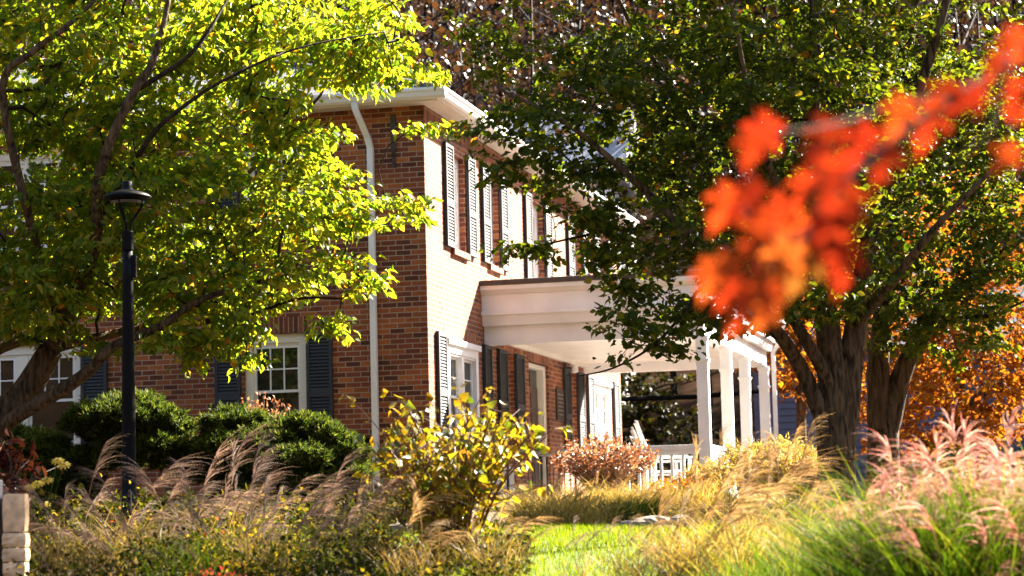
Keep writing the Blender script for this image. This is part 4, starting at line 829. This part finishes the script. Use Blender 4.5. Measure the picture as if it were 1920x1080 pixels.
# ================================================================== ORNAMENTAL GRASSES
def plume_mesh(name, m, H, bend, seed, nst=34, hl=.2, sl=.2, w=.0035, fan=.22, droop=.55):
    """one flower stalk: thin stem, then many hair-fine strands combed to one side"""
    g = np.random.default_rng(seed); sv = MB()
    t = np.linspace(0, 1, 11); stem = np.stack([bend*H*t**2.4, .03*H*np.sin(t*2+seed), H*(t-.18*abs(bend)*t**3)], 1)
    sv.tube(stem, np.linspace(.0028, .0012, 11), 4, cap=False)
    me_v = list(sv.v); me_f = [list(f) for f in sv.f]
    for i in range(nst):
        f = 1-hl*g.random()/H; q = f*10; i0_ = min(9, int(q)); p = stem[i0_]*(1-(q-i0_))+stem[i0_+1]*(q-i0_)
        tan = stem[i0_+1]-stem[i0_]; tan = tan/np.linalg.norm(tan); sg = np.sign(bend)
        L_ = sl*g.uniform(.55, 1.15); d = tan+np.array([sg*g.uniform(0, fan), g.normal(0, fan*.55), g.normal(.05, fan*.4)]); d /= np.linalg.norm(d)
        side = g.normal(0, 1, 3); side -= d*(side@d); side /= np.linalg.norm(side)
        base = len(me_v); dr = droop*g.uniform(.5, 1.3)
        for k in range(6):
            u = k/5; c = p+d*L_*u+np.array([sg*.38*L_*u*u, 0, -dr*L_*u*u*.9]); ww = w*(1-.75*u)*.5
            me_v += [tuple(c-side*ww), tuple(c+side*ww)]
        for k in range(5): me_f.append([base+2*k, base+2*k+1, base+2*k+3, base+2*k+2])
    me = bpy.data.meshes.new(name); me.from_pydata([tuple(map(float, q)) for q in me_v], [], me_f); me.materials.append(m); return me
def plume_set(m, H, bend, n=6, **k): return [plume_mesh("plume", m, H*(1-.05*i), bend*(1+.22*(i-2.5)), 11+i, **k) for i in range(n)]
PL = {'tan': plume_set(M['plume'], .80, .40, nst=46, w=.0036, hl=.22, sl=.2), 'gold': plume_set(M['plumegold'], .75, .46, nst=46, w=.0040, hl=.22, sl=.2),
      'pink': plume_set(M['plumepink'], .84, .16, nst=22, hl=.10, sl=.2, w=.0058, fan=.75, droop=.75)}
def grass_clump(label, px, Y, rad, L_, n, bm, kind=None, npl=0, hs=1.0, lean=.4, w=.006, arch=.6, wind=None, group="tufts of ornamental grass", spread=.5, name="ornamental_grass", bias=(0, 0)):
    seed(px+3); c = at(px, 980, Y); b = np.array([c[0], Y, float(zg(c[0], Y))]); root = tag(empty(name, b), label, "ornamental grass", group)
    parts = [blades(n, b, rad, L_, lean, w, arch, dirbias=bias)]
    V, F = cat(parts); np_mesh("blades", V-b, F, bm, root)
    for i in range(npl):
        me = PL[kind][int(rng.integers(6))]; o = bpy.data.objects.new("plume", me); COL.objects.link(o); o.parent = root
        a = rng.uniform(0, 6.28); q = rad*math.sqrt(rng.random())*spread*1.6; o.location = (q*math.cos(a), q*math.sin(a), float(zg(b[0]+q*math.cos(a), b[1]+q*math.sin(a)))-b[2])
        wa = rng.uniform(0, 6.28) if kind == 'pink' else rng.normal(wind if wind is not None else 0, .7); o.rotation_euler = (rng.normal(0, .12), rng.normal(0, .14), wa); s = hs*(rng.uniform(.42, 1.08) if kind == 'tan' else rng.uniform(.72, 1.08)); o.scale = (s, s, s)
    return root
PI = math.pi
# tan plume grass across the left bed
for (px, Y, rad, L_, n, npl, hs, wind, lab) in (
    (130, 11.6, .24, .55, 420, 13, .95, PI, "tan plumed grass just right of the stone post, heads drooping left"),
    (235, 12.6, .22, .6, 380, 14, 1.08, .2, "tan plumed grass at the foot of the black lamp post"),
    (330, 11.3, .24, .5, 420, 13, .90, PI*.9, "tan plumed grass with low drooping heads right of the lamp post"),
    (425, 12.4, .22, .6, 380, 15, 1.10, .1, "tallest tan plumed grass in front of the broad evergreen shrub"),
    (520, 11.6, .22, .5, 380, 12, .92, .3, "tan plumed grass below the right half of the broad evergreen shrub"),
    (625, 11.5, .18, .45, 260, 9, .92, .1, "thin plumed grass between evergreen shrub and yellow shrub"),
    (1075, 10.9, .10, .24, 60, 6, .52, .5, "bent brown plumed grass in front of the sunny lawn")):
    grass_clump(lab, px, Y, rad, L_*.8, n//2, M['bladedry'] if px not in (330, 625) else M['blade'], 'tan', int(npl*1.7), hs*.87, .45, .0042, wind=wind, spread=.95)
for (px, Y, rad, L_, n, npl, hs, wind, lab) in (
    (690, 11.6, .16, .32, 180, 8, .74, .1, "tan plumed grass arching to the left foot of the yellow shrub"),
    (930, 11.2, .16, .32, 180, 7, .60, .3, "tan plumed grass at the right foot of the yellow shrub"),
    (770, 11.2, .16, .32, 180, 5, .62, .2, "short plumed grass arching across the foot of the yellow shrub"),
    (1180, 10.5, .12, .26, 90, 5, .46, .4, "lowest straw plumed grass crossing the front of the lawn"),
    (1255, 11.6, .14, .30, 170, 6, .52, .2, "straw plumed grass between the lawn and the golden plumes"),
    (1285, 10.6, .14, .30, 150, 6, .56, .3, "straw coloured plumed grass at the right end of the lawn"),
    (1330, 10.6, .24, .42, 260, 12, .80, .2, "golden plumed grass below the corner porch column"),
    (1430, 11.4, .26, .45, 260, 15, .92, .3, "golden plumed grass left of the forked trunk with the fullest heads"),
    (1525, 10.6, .22, .36, 220, 9, .62, .1, "golden plumed grass spilling over the foot of the forked trunk")):
    grass_clump(lab, px, Y, rad, L_, n, M['bladegold'] if px > 1300 else M['bladedry'], 'gold', int(npl*1.4), hs, .45, .0042, wind=wind)
# green clumps with pink heads, right
for (px, Y, rad, L_, n, npl, hs, lab) in (
    (1725, 9.0, .24, .78, 1600, 28, .86, "green grass clump with pink heads right beside the second trunk"),
    (1830, 8.6, .30, .82, 2000, 64, .93, "largest green grass clump with dense pink heads at right"),
    (1930, 8.9, .30, .86, 1700, 60, .99, "green grass clump with pink heads cut by the right edge"),
    (1590, 8.4, .2, .52, 600, 0, .8, "low green grass clump leaning left below the forked trunk")):
    grass_clump(lab, px, Y, rad, L_, n, M['blade'], 'pink', npl, hs, .5, .0055, .55, spread=.95, group="green grass clumps with pink heads")
# golden tufts in the sunny bed by the porch
k = 0
gold_lab = ["golden grass tuft before the rusty shrub, left end of the row", "golden grass tuft centred before the rusty shrub", "golden grass tuft before the right side of the rusty shrub", "golden grass tuft below the orange flowers", "golden grass tuft right of the orange flowers", "golden grass tuft behind the lawn stones"]
for (px, Y), lab in zip(((1010, 21.5), (1090, 22.5), (1160, 22.8), (1240, 22.6), (1330, 22.5), (1060, 19.5)), gold_lab):
    grass_clump(lab, px, Y, .42, .50, 520, M['bladegold'], 'gold', 9, .62, .8, .0065, .75, group="golden grass tufts before the porch")
grass_clump("dark green mounded tuft behind the lawn stones", 1180, 20.3, .28, .38, 700, M['blade'], None, 0, 1, .7, .007, .7, group="golden grass tufts before the porch")
# lawn and ground cover: too many to count
seed(31)
n = 60000; x = rng.uniform(-1.2, 2.6, n); y = rng.uniform(6.2, 20.3, n); ok = np.array([lawn_mask(a, b) for a, b in zip(x, y)]); x, y = x[ok], y[ok]; n = len(x)
B = np.stack([x, y, zg(x, y)], 1); a = rng.uniform(0, 6.28, n); L_ = rng.uniform(.03, .065, n); wv_ = np.stack([np.cos(a+1.57), np.sin(a+1.57), np.zeros(n)], 1)*rng.uniform(.002, .004, n)[:, None]
Tp = B+np.stack([np.cos(a)*L_*.6, np.sin(a)*L_*.6, L_], 1); V = np.stack([B-wv_, B+wv_, Tp], 1).reshape(-1, 3)
tag(np_mesh("lawn_grass", V, np.arange(n*3).reshape(-1, 3), M['lawn']), "short bright lawn grass between the beds", "grass", kind='stuff')
def cover(label, px0, px1, Y0, Y1, n, mt, size, h, tpl=LEAF_ROUND, name="ground_cover"):
    y = rng.uniform(Y0, Y1, n); px = rng.uniform(px0, px1, n); x = (px-960)/FPX*y; f = .5+.5*np.sin(x*5.3+y*2.1)*np.sin(y*3.7-x*2); P_ = np.stack([x, y, zg(x, y)+h*rng.random(n)*(.25+f)], 1)
    V, F = leaves_np(tpl, P_, rnd(n)+[0, 0, .3], rnd(n, .5)+[0, 0, .8], size*rng.uniform(.5, 1.2, n)); return tag(np_mesh(name, V, F, mt), label, "ground cover", kind='stuff')
M['coverdark'] = leafmat('low_green_leaf', [(0, (0.01, 0.01, 0.003)), (0.5, (0.022, 0.026, 0.004)), (0.85, (0.05, 0.042, 0.008)), (1, (0.15, 0.1, 0.012))], .35, (1, 1, .4), spec=.04, rough=.8)
cover("low dark green perennials filling the left bed", -60, 720, 10.8, 17.5, 15000, M['coverdark'], .034, .26)
cover("patch of small yellow flowers and leaves in the left bed", 340, 570, 11.2, 13.4, 2300, M['cover'], .030, .30)
cover("sparse yellow leaves beside the stone post", 60, 330, 12, 14, 420, M['cover'], .022, .52)
cover("low mixed leaves under the yellow shrub", 640, 985, 10.8, 14.5, 2600, M['coverdark'], .038, .18)
cover("fallen and low golden leaves in the sunny bed", 950, 1560, 19.5, 27, 6000, M['bladegold'], .055, .14)
cover("low dark green leaves under the evergreen shrubs", -80, 800, 20, 26.5, 8000, M['coverdark'], .08, .30)
V, F = blades(5000, np.array([1.75, 9.3, 1]), .95, .34, .5, .005, .5)
tag(np_mesh("wild_grass", V, F, M['blade']), "loose low grass along the foot of the picture", "grass", kind='stuff')
# small red flowers
seed(32)
c = at(405, 1068, 10.8); b = np.array([c[0], 10.8, float(zg(c[0], 10.8))]); k = 60; P_ = np.stack([rng.normal(0, .06, k), rng.normal(0, .08, k), .06+.06*rng.random(k)], 1)
root = tag(empty("red_flowers", b), "tiny red flowers at the bottom of the left bed", "flowers"); V, F = leaves_np(PETAL, P_, rnd(k), rnd(k)+[0, -.5, .8], np.full(k, .022)); np_mesh("petals", V, F, M['petalred'], root)
st = MB(); [st.tube([(q[0]*.5, q[1]*.5, -.02), tuple(q)], .0015, 3, cap=False) for q in P_[:24]]; st.build("stems", M['blade'], root)

# ================================================================== STONES
def rock(px, Y, w, h, label, seed, name="rock", mt='rock'):
    c = at(px, 1000, Y); b = np.array([c[0], Y, float(zg(c[0], Y))]); g = random.Random(seed); bm_ = MB(); n = 14; m_ = 8; vs = []
    for i in range(m_+1):
        ph = math.pi*i/m_
        for j in range(n):
            a = 2*math.pi*j/n; k_ = 1+.18*math.sin(3*a+seed)+.12*math.sin(5*a+ph*3+seed)+g.uniform(-.05, .05); vs.append((w*k_*math.sin(ph)*math.cos(a), w*.7*k_*math.sin(ph)*math.sin(a), h*(.35+.65*math.cos(ph))*(1 if math.cos(ph) > 0 else .5)))
    bm_.add(vs, [(i*n+j, i*n+(j+1) % n, (i+1)*n+(j+1) % n, (i+1)*n+j) for i in range(m_) for j in range(n)]); o = bm_.build(name, M[mt], None, smooth=False); o.location = b
    return tag(o, label, "rock", "stones edging the beds")
rock(632, 12.6, .11, .09, "flat grey stone left of the yellow shrub", 2); rock(690, 13.2, .14, .11, "brownish stone close behind the yellow shrub", 5)
rock(1225, 17.3, .17, .12, "largest grey stone at the back of the lawn", 3); rock(1275, 17.0, .11, .13, "pale upright stone at the back of the lawn", 8); rock(1180, 17.8, .10, .08, "small dark stone at the back of the lawn", 11); rock(1240, 10.7, .03, .05, "small pale stone among the straw grasses", 13)
# stacked sandstone end of a small sign, cut by the left edge
Ys = 11.0; c = at(30, 1000, Ys); b = np.array([c[0], Ys, float(zg(c[0], Ys))]); root = tag(empty("stone_post", b, R(4)), "stacked tan sandstone post cut by the left edge", "stone post")
z = -.12; topz = at(30, 925, Ys)[2]-b[2]; hs_ = [.10, .115, .085, .08, .085, .22]; tot = sum(hs_); sc_ = (topz+.12)/tot
for i, h in enumerate(hs_):
    h *= sc_; m = MB(); W, Dp = .062+.003*math.sin(i*2.3), .075; vs = []; nx_, nz_ = 5, 4; g = random.Random(i)
    n = 16
    for k in range(nz_+1):
        zz = z+.004+(h-.008)*k/nz_
        for j in range(n):
            a = 2*math.pi*j/n; ca, sa = math.cos(a), math.sin(a); s = 1/max(abs(ca), abs(sa)); s = min(s, 1.30)
            ed = .93 if k in (0, nz_) else 1; vs.append((W*ca*s*ed*(1+g.uniform(-.03, .03)), Dp*sa*s*ed*(1+g.uniform(-.04, .04)), zz+g.uniform(-.003, .003)))
    m.add(vs, [(k*n+j, k*n+(j+1) % n, (k+1)*n+(j+1) % n, (k+1)*n+j) for k in range(nz_) for j in range(n)]+[tuple(range(n-1, -1, -1)), tuple(range(nz_*n, nz_*n+n))])
    m.build("stone", M['sand'], root); z += h
m = MB(); m.box((-.62, -.05, -.1), (-.072, .05, topz+.07)); tag(m.build("panel", M['slab'], root, bevel=.006), "dark blue grey panel behind the stones")
